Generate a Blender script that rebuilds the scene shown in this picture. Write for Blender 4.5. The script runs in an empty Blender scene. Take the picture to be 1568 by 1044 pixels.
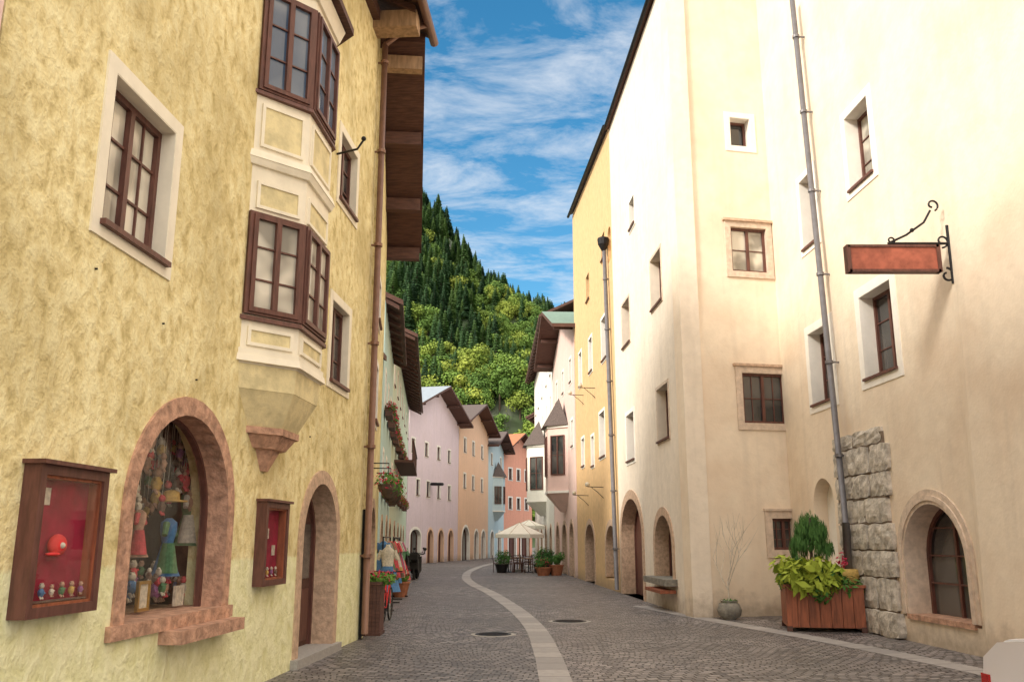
import bpy, math, random
from mathutils import Vector, Matrix
sc=bpy.context.scene
COL=bpy.context.collection
# ------------------------------------------------------------------ materials
def newmat(name):
    m=bpy.data.materials.new(name); m.use_nodes=True
    nt=m.node_tree; b=nt.nodes['Principled BSDF']
    return m,nt,b
def N(nt,t,**k):
    n=nt.nodes.new(t)
    for a,v in k.items(): setattr(n,a,v)
    return n
def ramp(nt,fac,stops,interp='LINEAR'):
    r=N(nt,'ShaderNodeValToRGB'); cr=r.color_ramp; cr.interpolation=interp
    cr.elements[0].position=stops[0][0]; cr.elements[0].color=(*stops[0][1],1)
    cr.elements[1].position=stops[-1][0]; cr.elements[1].color=(*stops[-1][1],1)
    for p,c in stops[1:-1]:
        e=cr.elements.new(p); e.color=(*c,1)
    nt.links.new(fac,r.inputs[0]); return r.outputs[0]
def noise(nt,scale,detail=4,rough=.55,vec=None,stretch=None,dist=0.):
    tc=N(nt,'ShaderNodeTexCoord'); src=vec or tc.outputs['Object']
    if stretch:
        mp=N(nt,'ShaderNodeMapping'); mp.inputs['Scale'].default_value=stretch
        nt.links.new(src,mp.inputs[0]); src=mp.outputs[0]
    n=N(nt,'ShaderNodeTexNoise'); n.inputs['Scale'].default_value=scale; n.inputs['Detail'].default_value=detail
    n.inputs['Roughness'].default_value=rough; n.inputs['Distortion'].default_value=dist
    nt.links.new(src,n.inputs['Vector']); return n.outputs['Fac']
def mix(nt,fac,a,b,mode='MIX'):
    m=N(nt,'ShaderNodeMix',data_type='RGBA',blend_type=mode)
    for v,i in ((fac,0),(a,6),(b,7)):
        if hasattr(v,'is_linked') or hasattr(v,'links'): nt.links.new(v,m.inputs[i])
        elif i==0: m.inputs[0].default_value=v
        else: m.inputs[i].default_value=(*v,1)
    return m.outputs[2]
def bump(nt,b,h,strength,dist):
    bp=N(nt,'ShaderNodeBump'); bp.inputs['Strength'].default_value=strength; bp.inputs['Distance'].default_value=dist
    nt.links.new(h,bp.inputs['Height']); nt.links.new(bp.outputs[0],b.inputs['Normal'])
def heightz(nt):
    tc=N(nt,'ShaderNodeTexCoord'); s=N(nt,'ShaderNodeSeparateXYZ'); nt.links.new(tc.outputs['Object'],s.inputs[0]); return s.outputs['Z']
def maprange(nt,v,a,b,c=0.,d=1.):
    m=N(nt,'ShaderNodeMapRange')
    for i,x in ((1,a),(2,b),(3,c),(4,d)): m.inputs[i].default_value=x
    nt.links.new(v,m.inputs[0]); return m.outputs[0]
def math_(nt,op,a,b=0.):
    m=N(nt,'ShaderNodeMath',operation=op)
    for v,i in ((a,0),(b,1)):
        if isinstance(v,(int,float)): m.inputs[i].default_value=v
        else: nt.links.new(v,m.inputs[i])
    return m.outputs[0]
def stucco(name,c,dark=.82,bs=.35,bd=.02,bscale=9,stain=(.55,.42,.28),stainamt=.35,damp=True):
    m,nt,b=newmat(name)
    d=tuple(x*dark for x in c)
    n1=noise(nt,.6,3,.6); n2=noise(nt,4.5,3,.6)
    col=ramp(nt,n2,[(.36,d),(.6,c)])
    f=ramp(nt,n1,[(.44,(0,0,0)),(.68,(stainamt,)*3)])
    col=mix(nt,f,col,tuple(c[i]*.55+stain[i]*.38 for i in range(3)))
    st=noise(nt,2.2,2,.6,stretch=(1.6,1.6,.12)); sf=ramp(nt,st,[(.52,(0,0,0)),(.78,(.26,)*3)])
    col=mix(nt,sf,col,tuple(x*.6 for x in c))
    if damp:
        z=heightz(nt); dz=math_(nt,'ADD',z,math_(nt,'MULTIPLY',n2,-1.0)); df=maprange(nt,dz,.05,-.5,0,.6)
        col=mix(nt,df,col,(.24,.18,.13))
    nt.links.new(col,b.inputs['Base Color']); b.inputs['Roughness'].default_value=.9
    b.inputs['Specular IOR Level'].default_value=.2
    h=noise(nt,bscale,3,.75)
    bump(nt,b,h,bs,bd); return m
def simple(name,c,rough=.6,var=.8,scale=8,bs=.15,bd=.01,metal=0,stretch=None,spec=.4):
    m,nt,b=newmat(name)
    n=noise(nt,scale,3,.6,stretch=stretch)
    nt.links.new(ramp(nt,n,[(.35,tuple(x*var for x in c)),(.65,c)]),b.inputs['Base Color'])
    b.inputs['Roughness'].default_value=rough; b.inputs['Metallic'].default_value=metal; b.inputs['Specular IOR Level'].default_value=spec
    if bs: bump(nt,b,n,bs,bd)
    return m
M={}
def yellow_stucco():
    m,nt,b=newmat('yellow_stucco')
    big=noise(nt,.7,3,.6); mid=noise(nt,6.5,3,.6,stretch=(1,1,.8),dist=.25); fine=noise(nt,26,2,.7)
    col=ramp(nt,mid,[(.30,(.52,.42,.19)),(.45,(.77,.65,.34)),(.62,(.87,.78,.46))])
    col=mix(nt,ramp(nt,big,[(.44,(0,0,0)),(.66,(.62,.62,.62))]),col,(.46,.37,.17))
    col=mix(nt,ramp(nt,fine,[(.3,(.3,)*3),(.48,(0,0,0))]),col,(.5,.4,.2))
    z=heightz(nt); pz=math_(nt,'ADD',z,math_(nt,'MULTIPLY',fine,.06))
    low=ramp(nt,mid,[(.3,(.70,.68,.36)),(.6,(.86,.84,.54))])
    col=mix(nt,maprange(nt,pz,1.50,1.46),col,low)
    nt.links.new(col,b.inputs['Base Color']); b.inputs['Roughness'].default_value=.92; b.inputs['Specular IOR Level'].default_value=.15
    hh=math_(nt,'ADD',mid,math_(nt,'MULTIPLY',fine,.22)); bump(nt,b,hh,.8,.045); return m
M['yel']=yellow_stucco()
M['yelp']=stucco('oriel_panel_stucco',(.80,.69,.40),.75,.5,.02,14,damp=False,stainamt=.1)
M['cream']=stucco('cream_paint',(.88,.81,.66),.93,.15,.01,10,damp=False,stainamt=.12)
M['whitetrim']=stucco('white_trim',(.88,.84,.77),.94,.12,.008,12,damp=False,stainamt=.1)
M['wall_r']=stucco('cream_stucco',(.86,.74,.59),.94,.4,.03,3.5,stain=(.62,.38,.22),stainamt=.6)
M['wall_a']=stucco('offwhite_stucco',(.84,.74,.62),.92,.4,.03,4,stainamt=.35)
M['ochre']=stucco('ochre_stucco',(.72,.48,.25),.86,.35,.02,5,stainamt=.25)
M['lav']=stucco('lavender_stucco',(.70,.58,.63),.94,.2,.02,5,stainamt=.2)
M['peach']=stucco('peach_stucco',(.80,.54,.38),.94,.2,.02,5,stainamt=.2)
M['paleblue']=stucco('paleblue_stucco',(.52,.64,.68),.94,.2,.02,5,stainamt=.15)
M['turq']=stucco('turquoise_stucco',(.46,.64,.63),.94,.2,.02,5,stainamt=.15)
M['green']=stucco('sage_stucco',(.54,.66,.53),.94,.2,.02,5,stainamt=.15)
M['orange']=stucco('coral_stucco',(.76,.36,.26),.94,.2,.02,5,stainamt=.15)
M['pink']=stucco('pink_stucco',(.80,.58,.52),.94,.2,.02,5,stainamt=.2)
M['white']=stucco('white_stucco',(.80,.78,.70),.94,.2,.02,5,stainamt=.15)
M['brown']=simple('brown_wood_frame',(.15,.06,.045),.5,.6,20,stretch=(1,1,.2))
M['darkwood']=simple('dark_wood',(.12,.055,.04),.7,.55,10,.4,.01,stretch=(.3,3,3))
M['oldwood']=simple('weathered_wood',(.46,.30,.18),.8,.6,12,.3,.01,stretch=(1,1,.2))
M['redwood']=simple('reddish_wood',(.36,.11,.05),.55,.5,9,.3,.01,stretch=(2,2,.25))
M['iron']=simple('dark_iron',(.03,.028,.03),.5,.7,20,0,metal=.6)
M['pipe']=simple('painted_downpipe',(.19,.18,.19),.45,.8,6,0,metal=.4)
M['pipebr']=simple('brown_downpipe',(.24,.13,.09),.45,.8,6,0,metal=.3)
M['roof']=simple('roof_tiles',(.12,.09,.08),.8,.6,14,.5,.03)
M['roofgrey']=simple('zinc_roof',(.30,.34,.38),.5,.8,4,0)
M['roofgreen']=simple('green_roof',(.18,.26,.20),.6,.8,5,0)
M['pinkstone']=simple('red_sandstone',(.60,.35,.24),.85,.55,9,.8,.04)
M['stonetan']=simple('tan_stone_trim',(.64,.45,.32),.85,.68,11,.6,.03)
M['palestone']=simple('pale_stone_trim',(.72,.58,.46),.85,.76,8,.5,.02)
M['stoneblk']=simple('limestone_blocks',(.66,.60,.52),.9,.55,6,.9,.05)
M['mortar']=simple('dark_mortar',(.22,.17,.13),.95,.6,10)
M['stonegrey']=simple('grey_stone',(.28,.26,.22),.9,.6,9,.6,.02)
M['granite']=simple('granite_slab',(.40,.38,.36),.75,.8,25,.3,.01)
M['red']=simple('red_velvet',(.34,.015,.05),.8,.6,6,0)
M['redcap']=simple('red_cloth',(.70,.04,.04),.7,.8,10,0)
M['dark']=simple('dark_interior',(.02,.018,.016),.9,bs=0)
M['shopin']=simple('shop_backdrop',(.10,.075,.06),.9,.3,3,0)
M['canvas']=simple('umbrella_canvas',(.80,.76,.66),.9,.93,4,0)
M['signred']=simple('rust_red_board',(.45,.13,.08),.6,.6,6,0)
M['terracotta']=simple('terracotta',(.42,.16,.08),.8,.7,8,0)
M['carpaint']=simple('white_car_paint',(.86,.87,.90),.15,.99,2,0,0,spec=.6)
M['rubber']=simple('rubber',(.02,.02,.02),.8,bs=0)
M['taillight']=simple('tail_light_red',(.5,.01,.01),.15,bs=0)
M['gold']=simple('brass',(.6,.38,.10),.35,.8,8,0,metal=.8)
M['twig']=simple('pale_twig',(.66,.58,.48),.8,.7,12,0)
M['bark']=simple('bark',(.12,.085,.06),.9,.5,5,0)
cl=[(.62,.09,.10),(.09,.22,.42),(.68,.62,.5),(.12,.26,.13),(.6,.4,.12),(.33,.14,.28),(.18,.12,.09),(.52,.32,.22)]
for i,c in enumerate(cl): M['c%d'%i]=simple('cloth_%d'%i,c,.85,.65,25,bs=0)
def glassmat(name,c1,c2,rough=.04,scale=.9):
    m,nt,b=newmat(name)
    n=noise(nt,scale,2,.5)
    nt.links.new(ramp(nt,n,[(.42,c1),(.58,c2)]),b.inputs['Base Color'])
    b.inputs['Roughness'].default_value=rough; b.inputs['Specular IOR Level'].default_value=.9
    w=noise(nt,1.6,1,.5); bump(nt,b,w,.06,.05); return m
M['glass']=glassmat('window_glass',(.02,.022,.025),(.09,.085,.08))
M['glassc']=glassmat('window_glass_curtain',(.26,.24,.20),(.66,.62,.52),.10,1.6)
M['glassb']=glassmat('window_glass_sky',(.05,.09,.16),(.16,.20,.26))
def clearglass():
    m=bpy.data.materials.new('clear_glass'); m.use_nodes=True; nt=m.node_tree; nt.nodes.clear()
    o=N(nt,'ShaderNodeOutputMaterial'); t=N(nt,'ShaderNodeBsdfTransparent'); g=N(nt,'ShaderNodeBsdfGlossy'); g.inputs['Roughness'].default_value=.02
    mx=N(nt,'ShaderNodeMixShader'); mx.inputs[0].default_value=.07
    nt.links.new(t.outputs[0],mx.inputs[1]); nt.links.new(g.outputs[0],mx.inputs[2]); nt.links.new(mx.outputs[0],o.inputs[0]); return m
M['clear']=clearglass()
def leafmat(name,c1,c2,c3):
    m,nt,b=newmat(name)
    oi=N(nt,'ShaderNodeObjectInfo'); n=noise(nt,.55,2,.6)
    s=math_(nt,'ADD',math_(nt,'MULTIPLY',oi.outputs['Random'],.6),math_(nt,'MULTIPLY',n,.4))
    nt.links.new(ramp(nt,s,[(.15,c1),(.5,c2),(.85,c3)]),b.inputs['Base Color'])
    b.inputs['Roughness'].default_value=.7; b.inputs['Specular IOR Level'].default_value=.2
    return m
M['leafcon']=leafmat('conifer_needles',(.03,.07,.035),(.06,.13,.045),(.12,.20,.05))
M['leafdec']=leafmat('broadleaf_foliage',(.06,.13,.03),(.14,.23,.04),(.30,.34,.055))
M['leafpl']=leafmat('plant_leaves',(.04,.12,.035),(.08,.20,.04),(.15,.28,.05))
M['leafdk']=leafmat('dark_plant_leaves',(.02,.07,.03),(.045,.13,.04),(.09,.20,.05))
M['leafye']=leafmat('yellow_green_leaves',(.25,.33,.04),(.42,.48,.06),(.6,.6,.1))
M['flower']=simple('pink_red_flowers',(.62,.04,.10),.7,.6,30,0)
def cobble():
    m,nt,b=newmat('cobblestone')
    tc=N(nt,'ShaderNodeTexCoord')
    def warp(src,scale,amp):
        wv=N(nt,'ShaderNodeTexNoise'); wv.inputs['Scale'].default_value=scale; wv.inputs['Detail'].default_value=1; nt.links.new(tc.outputs['Object'],wv.inputs['Vector'])
        mx=N(nt,'ShaderNodeVectorMath',operation='MULTIPLY_ADD'); mx.inputs[1].default_value=(amp,amp,0); nt.links.new(wv.outputs['Color'],mx.inputs[0]); nt.links.new(src,mx.inputs[2]); return mx.outputs[0]
    v=warp(warp(tc.outputs['Object'],.45,1.1),7,.05)
    br=N(nt,'ShaderNodeTexBrick'); br.inputs['Scale'].default_value=1.; br.inputs['Brick Width'].default_value=.15; br.inputs['Row Height'].default_value=.115
    br.inputs['Mortar Size'].default_value=.012; br.inputs['Mortar Smooth'].default_value=.6; br.inputs['Color1'].default_value=(.09,.085,.09,1); br.inputs['Color2'].default_value=(.33,.30,.295,1); br.inputs['Mortar'].default_value=(.045,.04,.038,1)
    nt.links.new(v,br.inputs['Vector'])
    big=noise(nt,.5,3,.6); col=mix(nt,ramp(nt,big,[(.42,(0,0,0)),(.7,(.4,)*3)]),br.outputs['Color'],(.23,.195,.18))
    w2=noise(nt,.22,2,.5); col=mix(nt,ramp(nt,w2,[(.42,(.35,)*3),(.6,(0,0,0))]),col,(.10,.095,.095))
    col=mix(nt,br.outputs['Fac'],col,(.045,.04,.037))
    nt.links.new(col,b.inputs['Base Color']); b.inputs['Roughness'].default_value=.5; b.inputs['Specular IOR Level'].default_value=.45
    sp_=N(nt,'ShaderNodeSeparateColor'); nt.links.new(br.outputs['Color'],sp_.inputs[0])
    hh=math_(nt,'ADD',math_(nt,'MULTIPLY',br.outputs['Fac'],-1.),math_(nt,'MULTIPLY',sp_.outputs[0],1.4))
    bump(nt,b,hh,1.,.03); return m
M['cobble']=cobble()
def slab():
    m,nt,b=newmat('paving_slabs')
    tc=N(nt,'ShaderNodeTexCoord')
    br=N(nt,'ShaderNodeTexBrick'); br.inputs['Scale'].default_value=1.; br.inputs['Brick Width'].default_value=.62; br.inputs['Row Height'].default_value=.45
    br.inputs['Mortar Size'].default_value=.012; br.inputs['Color1'].default_value=(.40,.375,.36,1); br.inputs['Color2'].default_value=(.28,.265,.26,1); br.inputs['Mortar'].default_value=(.08,.07,.065,1)
    nt.links.new(tc.outputs['UV'],br.inputs['Vector']); n=noise(nt,9,3,.6)
    col=mix(nt,ramp(nt,n,[(.4,(0,0,0)),(.7,(.5,)*3)]),br.outputs['Color'],(.24,.22,.21))
    nt.links.new(col,b.inputs['Base Color']); b.inputs['Roughness'].default_value=.6
    bump(nt,b,n,.3,.01); return m
M['slab']=slab()
def terrainmat():
    m,nt,b=newmat('mountain_ground')
    n=noise(nt,.05,3,.65)
    col=ramp(nt,n,[(.35,(.03,.05,.02)),(.6,(.06,.09,.035))])
    rock=ramp(nt,noise(nt,.25,3,.7,stretch=(1,1,.4)),[(.35,(.04,.05,.035)),(.6,(.17,.17,.145))])
    g=N(nt,'ShaderNodeNewGeometry'); sx=N(nt,'ShaderNodeSeparateXYZ'); nt.links.new(g.outputs['Normal'],sx.inputs[0])
    col=mix(nt,maprange(nt,sx.outputs['Z'],.60,.50),col,rock)
    nt.links.new(col,b.inputs['Base Color']); b.inputs['Roughness'].default_value=.95; bump(nt,b,n,.5,1.5); return m
M['terrain']=terrainmat()
# ------------------------------------------------------------------ object builder
class B:
    def __init__(s,name):
        s.name=name; s.p={}
    def add(s,part,mat,vs,fs):
        k=(part,mat); V,Fc=s.p.setdefault(k,([],[])); o=len(V); V.extend([tuple(v) for v in vs]); Fc.extend([tuple(i+o for i in f) for f in fs])
    def done(s,smooth=()):
        root=bpy.data.objects.new(s.name,None); COL.objects.link(root)
        root.empty_display_size=.3
        for (part,mat),(V,Fc) in s.p.items():
            me=bpy.data.meshes.new(part); me.from_pydata(V,[],Fc); me.update()
            me.materials.append(M[mat])
            if part in smooth:
                for p in me.polygons: p.use_smooth=True
            o=bpy.data.objects.new(part,me); COL.objects.link(o); o.parent=root
        return root
def boxvf(x0,x1,y0,y1,z0,z1):
    v=[(x0,y0,z0),(x1,y0,z0),(x1,y1,z0),(x0,y1,z0),(x0,y0,z1),(x1,y0,z1),(x1,y1,z1),(x0,y1,z1)]
    return v,[(0,3,2,1),(4,5,6,7),(0,1,5,4),(1,2,6,5),(2,3,7,6),(3,0,4,7)]
def wbox(b,part,mat,x0,x1,y0,y1,z0,z1,rot=0,c=None):
    v,f=boxvf(x0,x1,y0,y1,z0,z1)
    if rot:
        cx,cy=c or ((x0+x1)/2,(y0+y1)/2); ca,sa=math.cos(rot),math.sin(rot)
        v=[(cx+(x-cx)*ca-(y-cy)*sa,cy+(x-cx)*sa+(y-cy)*ca,z) for x,y,z in v]
    b.add(part,mat,v,f)
def tube(b,part,mat,pts,r,seg=10,taper=None):
    pts=[Vector(p) for p in pts]; vs=[];fs=[]
    for i,p in enumerate(pts):
        t=(pts[min(i+1,len(pts)-1)]-pts[max(i-1,0)]).normalized()
        a=Vector((0,0,1)) if abs(t.z)<.9 else Vector((1,0,0))
        x=t.cross(a).normalized(); y=t.cross(x)
        rr=r if taper is None else r+(taper-r)*i/(len(pts)-1)
        for k in range(seg):
            an=2*math.pi*k/seg; vs.append(p+x*rr*math.cos(an)+y*rr*math.sin(an))
    for i in range(len(pts)-1):
        for k in range(seg):
            fs.append((i*seg+k,i*seg+(k+1)%seg,(i+1)*seg+(k+1)%seg,(i+1)*seg+k))
    fs.append(tuple(range(seg))); fs.append(tuple((len(pts)-1)*seg+k for k in range(seg)))
    b.add(part,mat,vs,fs)
def lathe(b,part,mat,c,prof,seg=20,sx=1,sy=1):
    vs=[];fs=[]
    for r,z in prof:
        for k in range(seg):
            an=2*math.pi*k/seg; vs.append((c[0]+r*math.cos(an)*sx,c[1]+r*math.sin(an)*sy,c[2]+z))
    n=len(prof)
    for i in range(n-1):
        for k in range(seg): fs.append((i*seg+k,i*seg+(k+1)%seg,(i+1)*seg+(k+1)%seg,(i+1)*seg+k))
    fs.append(tuple(range(seg))); fs.append(tuple((n-1)*seg+k for k in range(seg)))
    b.add(part,mat,vs,fs)
def leaves(b,part,mat,c,rad,n,size,seed=0,hang=False):
    rr=random.Random(seed); vs=[];fs=[]
    for i in range(n):
        while 1:
            d=Vector((rr.uniform(-1,1),rr.uniform(-1,1),rr.uniform(-1,1)))
            if .25<d.length<1: break
        p=Vector((c[0]+d.x*rad[0],c[1]+d.y*rad[1],c[2]+d.z*rad[2]))
        nrm=(d+Vector((rr.uniform(-.7,.7),rr.uniform(-.7,.7),rr.uniform(-.3,.9)))).normalized()
        t=nrm.cross(Vector((rr.uniform(-1,1),rr.uniform(-1,1),rr.uniform(-1,1)))).normalized()
        if hang: t=(t*.5+Vector((0,0,-2.5))).normalized()
        s=nrm.cross(t); L=size*rr.uniform(.6,1.4); w=L*(.16 if hang else .4)
        o=len(vs); vs+= [p-t*L*.5,p+s*w*.5,p+t*L*.5,p-s*w*.5]; fs.append((o,o+1,o+2,o+3))
    b.add(part,mat,vs,fs)
def fill2d(outline,holes,t):
    cu=bpy.data.curves.new('tmp','CURVE'); cu.dimensions='2D'; cu.fill_mode='BOTH'; cu.extrude=t/2
    for loop in [outline]+holes:
        sp=cu.splines.new('POLY'); sp.points.add(len(loop)-1)
        for i,(x,y) in enumerate(loop): sp.points[i].co=(x,y,0,1)
        sp.use_cyclic_u=True
    ob=bpy.data.objects.new('tmp',cu); COL.objects.link(ob)
    dg=bpy.context.evaluated_depsgraph_get(); ev=ob.evaluated_get(dg); me=ev.to_mesh()
    V=[tuple(v.co) for v in me.vertices]; Fc=[tuple(p.vertices) for p in me.polygons]
    ev.to_mesh_clear(); bpy.data.objects.remove(ob); bpy.data.curves.remove(cu); return V,Fc
def arch(u0,u1,z0,zt,rise=None,n=18):
    w=(u1-u0)/2; rise=rise or w; zs=zt-rise; c=(u0+u1)/2
    pts=[(u0,z0)]
    for i in range(n+1):
        a=math.pi*(1-i/n); pts.append((c+w*math.cos(a),zs+rise*math.sin(a)))
    pts.append((u1,z0)); return pts
def rect(u0,u1,z0,z1): return [(u0,z0),(u1,z0),(u1,z1),(u0,z1)]
class F:
    """facade plane: O origin, runs towards P, outward side chosen by sgn"""
    def __init__(s,b,O,P,sgn,wallmat,t=.45):
        s.b=b; s.O=Vector((*O,0)); d=Vector((P[0]-O[0],P[1]-O[1],0)); s.L=d.length; s.d=d/s.L
        s.n=Vector((s.d.y,-s.d.x,0))*sgn; s.holes=[]; s.wm=wallmat; s.t=t
    def W(s,u,z,n=0): v=s.O+s.d*u+s.n*n; return (v.x,v.y,z)
    def box(s,part,mat,u0,u1,z0,z1,n0,n1):
        v,f=boxvf(u0,u1,n0,n1,z0,z1); s.b.add(part,mat,[s.W(x,z,y) for x,y,z in v],f)
    def plate(s,part,mat,outline,holes,n0,n1):
        V,Fc=fill2d(outline,holes,n1-n0); c=(n0+n1)/2
        s.b.add(part,mat,[s.W(x,y,c+z) for x,y,z in V],Fc)
    def wall(s,outline): s.plate('walls',s.wm,outline,s.holes,-s.t,0)
    def strip(s,part,mat,outer,inner,n0,n1):
        vs=[];fs=[];m=len(outer)
        for (a,c) in zip(outer,inner): vs+=[s.W(*a,n1),s.W(*c,n1),s.W(*c,n0),s.W(*a,n0)]
        for i in range(m-1):
            for k in range(4): fs.append((i*4+k,i*4+(k+1)%4,(i+1)*4+(k+1)%4,(i+1)*4+k))
        fs.append((0,1,2,3)); fs.append(tuple((m-1)*4+k for k in range(4)))
        s.b.add(part,mat,vs,fs)
    def ring(s,part,mat,u0,u1,z0,z1,w,n0,n1):
        s.box(part,mat,u0,u0+w,z0,z1,n0,n1); s.box(part,mat,u1-w,u1,z0,z1,n0,n1)
        s.box(part,mat,u0+w,u1-w,z0,z0+w,n0,n1); s.box(part,mat,u0+w,u1-w,z1-w,z1,n0,n1)
    def casement(s,u0,u1,z0,z1,n,frame='brown',glass='glass',cols=2,rows=3,fw=.06,bars=.022):
        s.box('window_glass',glass,u0+.02,u1-.02,z0+.02,z1-.02,n-.03,n+.012)
        s.ring('window_frames',frame,u0,u1,z0,z1,fw,n-.02,n+.06)
        m=(u0+u1)/2
        if cols>=2: s.box('window_frames',frame,m-fw*.6,m+fw*.6,z0+fw,z1-fw,n,n+.065)
        for r in range(1,rows):
            z=z0+(z1-z0)*r/rows
            s.box('glazing_bars',frame,u0+fw,u1-fw,z-bars/2,z+bars/2,n+.005,n+.035)
        if cols==4:
            for q in (.25,.75):
                u=u0+(u1-u0)*q; s.box('glazing_bars',frame,u-bars/2,u+bars/2,z0+fw,z1-fw,n+.006,n+.033)
    def window(s,u0,u1,z0,z1,recess=.18,sur=.12,surmat='whitetrim',frame='brown',glass='glass',cols=2,rows=3,reveal=None,sill=True,proud=.02,sillmat=None,fw=.06):
        a,b_,c,d=u0+sur,u1-sur,z0+sur,z1-sur
        s.holes.append(rect(a,b_,c,d)); rm=reveal or surmat
        if sur>.01: s.ring('window_surrounds',surmat,u0,u1,z0,z1,sur+.003,0.0,proud)
        r=recess
        for q in ((a,a+.012,c,d),(b_-.012,b_,c,d),(a+.012,b_-.012,c,c+.012),(a+.012,b_-.012,d-.012,d)):
            s.box('window_reveals',rm,*q,-r-.05,proud-.003)
        s.casement(a+.012,b_-.012,c+.012,d-.012,-r,frame,glass,cols,rows,fw)
        if sill: s.box('window_sills',sillmat or frame,a-.02,b_+.02,c-.035,c+.012,-r+.05,proud+.05)
    def archopen(s,u0,u1,z0,zt,rw,depth,mat,rise=None,leaf='brown',kind='door',glass='glass',n1=.025):
        o=arch(u0,u1,z0,zt,rise); ri=(rise or (u1-u0)/2)-rw*.9
        i=arch(u0+rw,u1-rw,z0,zt-rw,ri)
        s.holes.append(arch(u0+.02,u1-.02,z0,zt-.02,(rise or (u1-u0)/2)-.02))
        s.strip('stone_arches',mat,o,i,-depth-.05,n1)
        if kind=='none': return i
        gm=leaf if kind=='door' else glass
        s.plate('door_leaves' if kind=='door' else 'arched_glass',gm,i,[],-depth-.04,-depth)
        i2=arch(u0+rw+.07,u1-rw-.07,z0,zt-rw-.07,ri-.07)
        s.strip('arch_frames',leaf if kind!='door' else 'brown',i,i2,-depth,-depth+.05)
        c=(u0+u1)/2
        s.box('arch_frames','brown',c-.03,c+.03,z0,zt-rw-.05,-depth+.002,-depth+.045)
        return i
    def roof(s,u0,u1,z,over,pitch,depth,mat='roof',th=.16,soff='darkwood',beams=1.2):
        tp=math.tan(pitch); hd=depth/2
        pr=[(over,z),(over,z+th),(-hd,z+th+tp*(hd+over)),(-hd,z+tp*(hd+over))]
        vs=[s.W(u,zz,n) for u in (u0,u1) for n,zz in pr]
        s.b.add('roof_slopes',mat,vs,[(1,2,6,5)])
        s.b.add('roof_soffit',soff,vs,[(0,3,7,4),(0,1,5,4),(0,1,2,3),(4,5,6,7)])
        pr=[(-depth-over,z),(-depth-over,z+th),(-hd,z+th+tp*(hd+over)),(-hd,z+tp*(hd+over))]
        vs=[s.W(u,zz,n) for u in (u0,u1) for n,zz in pr]
        s.b.add('roof_slopes',mat,vs,[(1,2,6,5)]); s.b.add('roof_soffit',soff,vs,[(0,3,7,4),(0,1,2,3),(4,5,6,7)])
        if beams:
            k=int((u1-u0)/beams)
            for i in range(k+1):
                u=u0+.15+(u1-u0-.3)*i/max(k,1)
                vs=[s.W(u+du,zz,n) for du in (-.07,.07) for n,zz in ((over-.12,z-.13),(over-.12,z-.002),(-.0,z+tp*over-.002),(-.0,z+tp*over-.16))]
                s.b.add('rafter_tails',soff,vs,[(0,1,2,3),(4,5,6,7),(0,1,5,4),(1,2,6,5),(2,3,7,6),(3,0,4,7)])
    def gable(s,u0,u1,ze,zp,over,depth,mat='roof',th=.18,soff='darkwood',ov=.5,up=None):
        up=(u0+u1)/2 if up is None else up
        sl=(zp-ze)/(up-u0)
        for a,sg in ((u0-ov,1),(u1+ov,-1)):
            zb=ze-abs(ov)*sl
            vs=[]
            for n in (over,-depth):
                vs+=[s.W(a,zb,n),s.W(up,zp,n),s.W(up,zp+th,n),s.W(a,zb+th,n)]
            s.b.add('roof_slopes',mat,vs,[(3,2,6,7)]); s.b.add('roof_soffit',soff,vs,[(0,1,5,4),(0,1,2,3),(4,5,6,7),(0,3,7,4)])
            for q in (.15,.6):
                u=a+(up-a)*q; z=zb+(zp-zb)*q
                s.box('purlins',soff,u-.09,u+.09,z-.22,z-.01-.06,-.1,over-.15)
    def body(s,u0,u1,z1,depth,mat=None):
        mat=mat or s.wm
        for (a,b_) in ((u0,u0+.3),(u1-.3,u1)): s.box('side_walls',mat,a,b_,0,z1,-depth,-s.t)
        s.box('back_wall',mat,u0+.3,u1-.3,0,z1,-depth,-depth+.3)
    def pipe(s,u,z0,z1,mat='pipe',r=.055,n=.12,u2=None):
        tube(s.b,'downpipe',mat,[s.W(u,z0,n),s.W(u if u2 is None else u2,z1,n)],r,12)
        z=z0+1.3
        while z<z1:
            q=u if u2 is None else u+(u2-u)*(z-z0)/(z1-z0)
            tube(s.b,'pipe_brackets',mat,[s.W(q,z-.03,n),s.W(q,z+.03,n)],r*1.35,12); s.box('pipe_brackets',mat,q-.015,q+.015,z-.015,z+.015,0,n); z+=1.9
    def turret(s,u,w,z0,z1,proj,mat,roofz,rows,roofmat='roof',frame='brown',glass='glass',corbel=.9):
        plan=[(u-w/2,0),(u-w/2+proj*.8,proj),(u+w/2-proj*.8,proj),(u+w/2,0)]
        def prism(part,m,za,zb,ka=1.,kb=1.,e=0):
            vs=[]
            for z,k in ((za,ka),(zb,kb)):
                for (x,y) in plan:
                    vs.append(s.W(u+(x-u)*(k+e),z,(y)*(k)+ (e if y>0 else 0)*.5))
            s.b.add(part,m,vs,[(0,1,5,4),(1,2,6,5),(2,3,7,6),(0,1,2,3),(4,5,6,7)])
        prism('oriel_body',mat,z0,z1); prism('oriel_corbel',mat,z0-corbel,z0-.001,.25,1)
        for z in (z0,z1-.12): prism('oriel_cornice','whitetrim',z,z+.12,1,1,.08)
        ap=s.W(u,roofz,proj*.3); base=[s.W(u+(x-u)*1.15,z1+.0,y*1.25 if y else 0) for x,y in plan]
        s.b.add('oriel_roof',roofmat,base+[ap],[(0,1,4),(1,2,4),(2,3,4),(0,1,2,3)])
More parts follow.
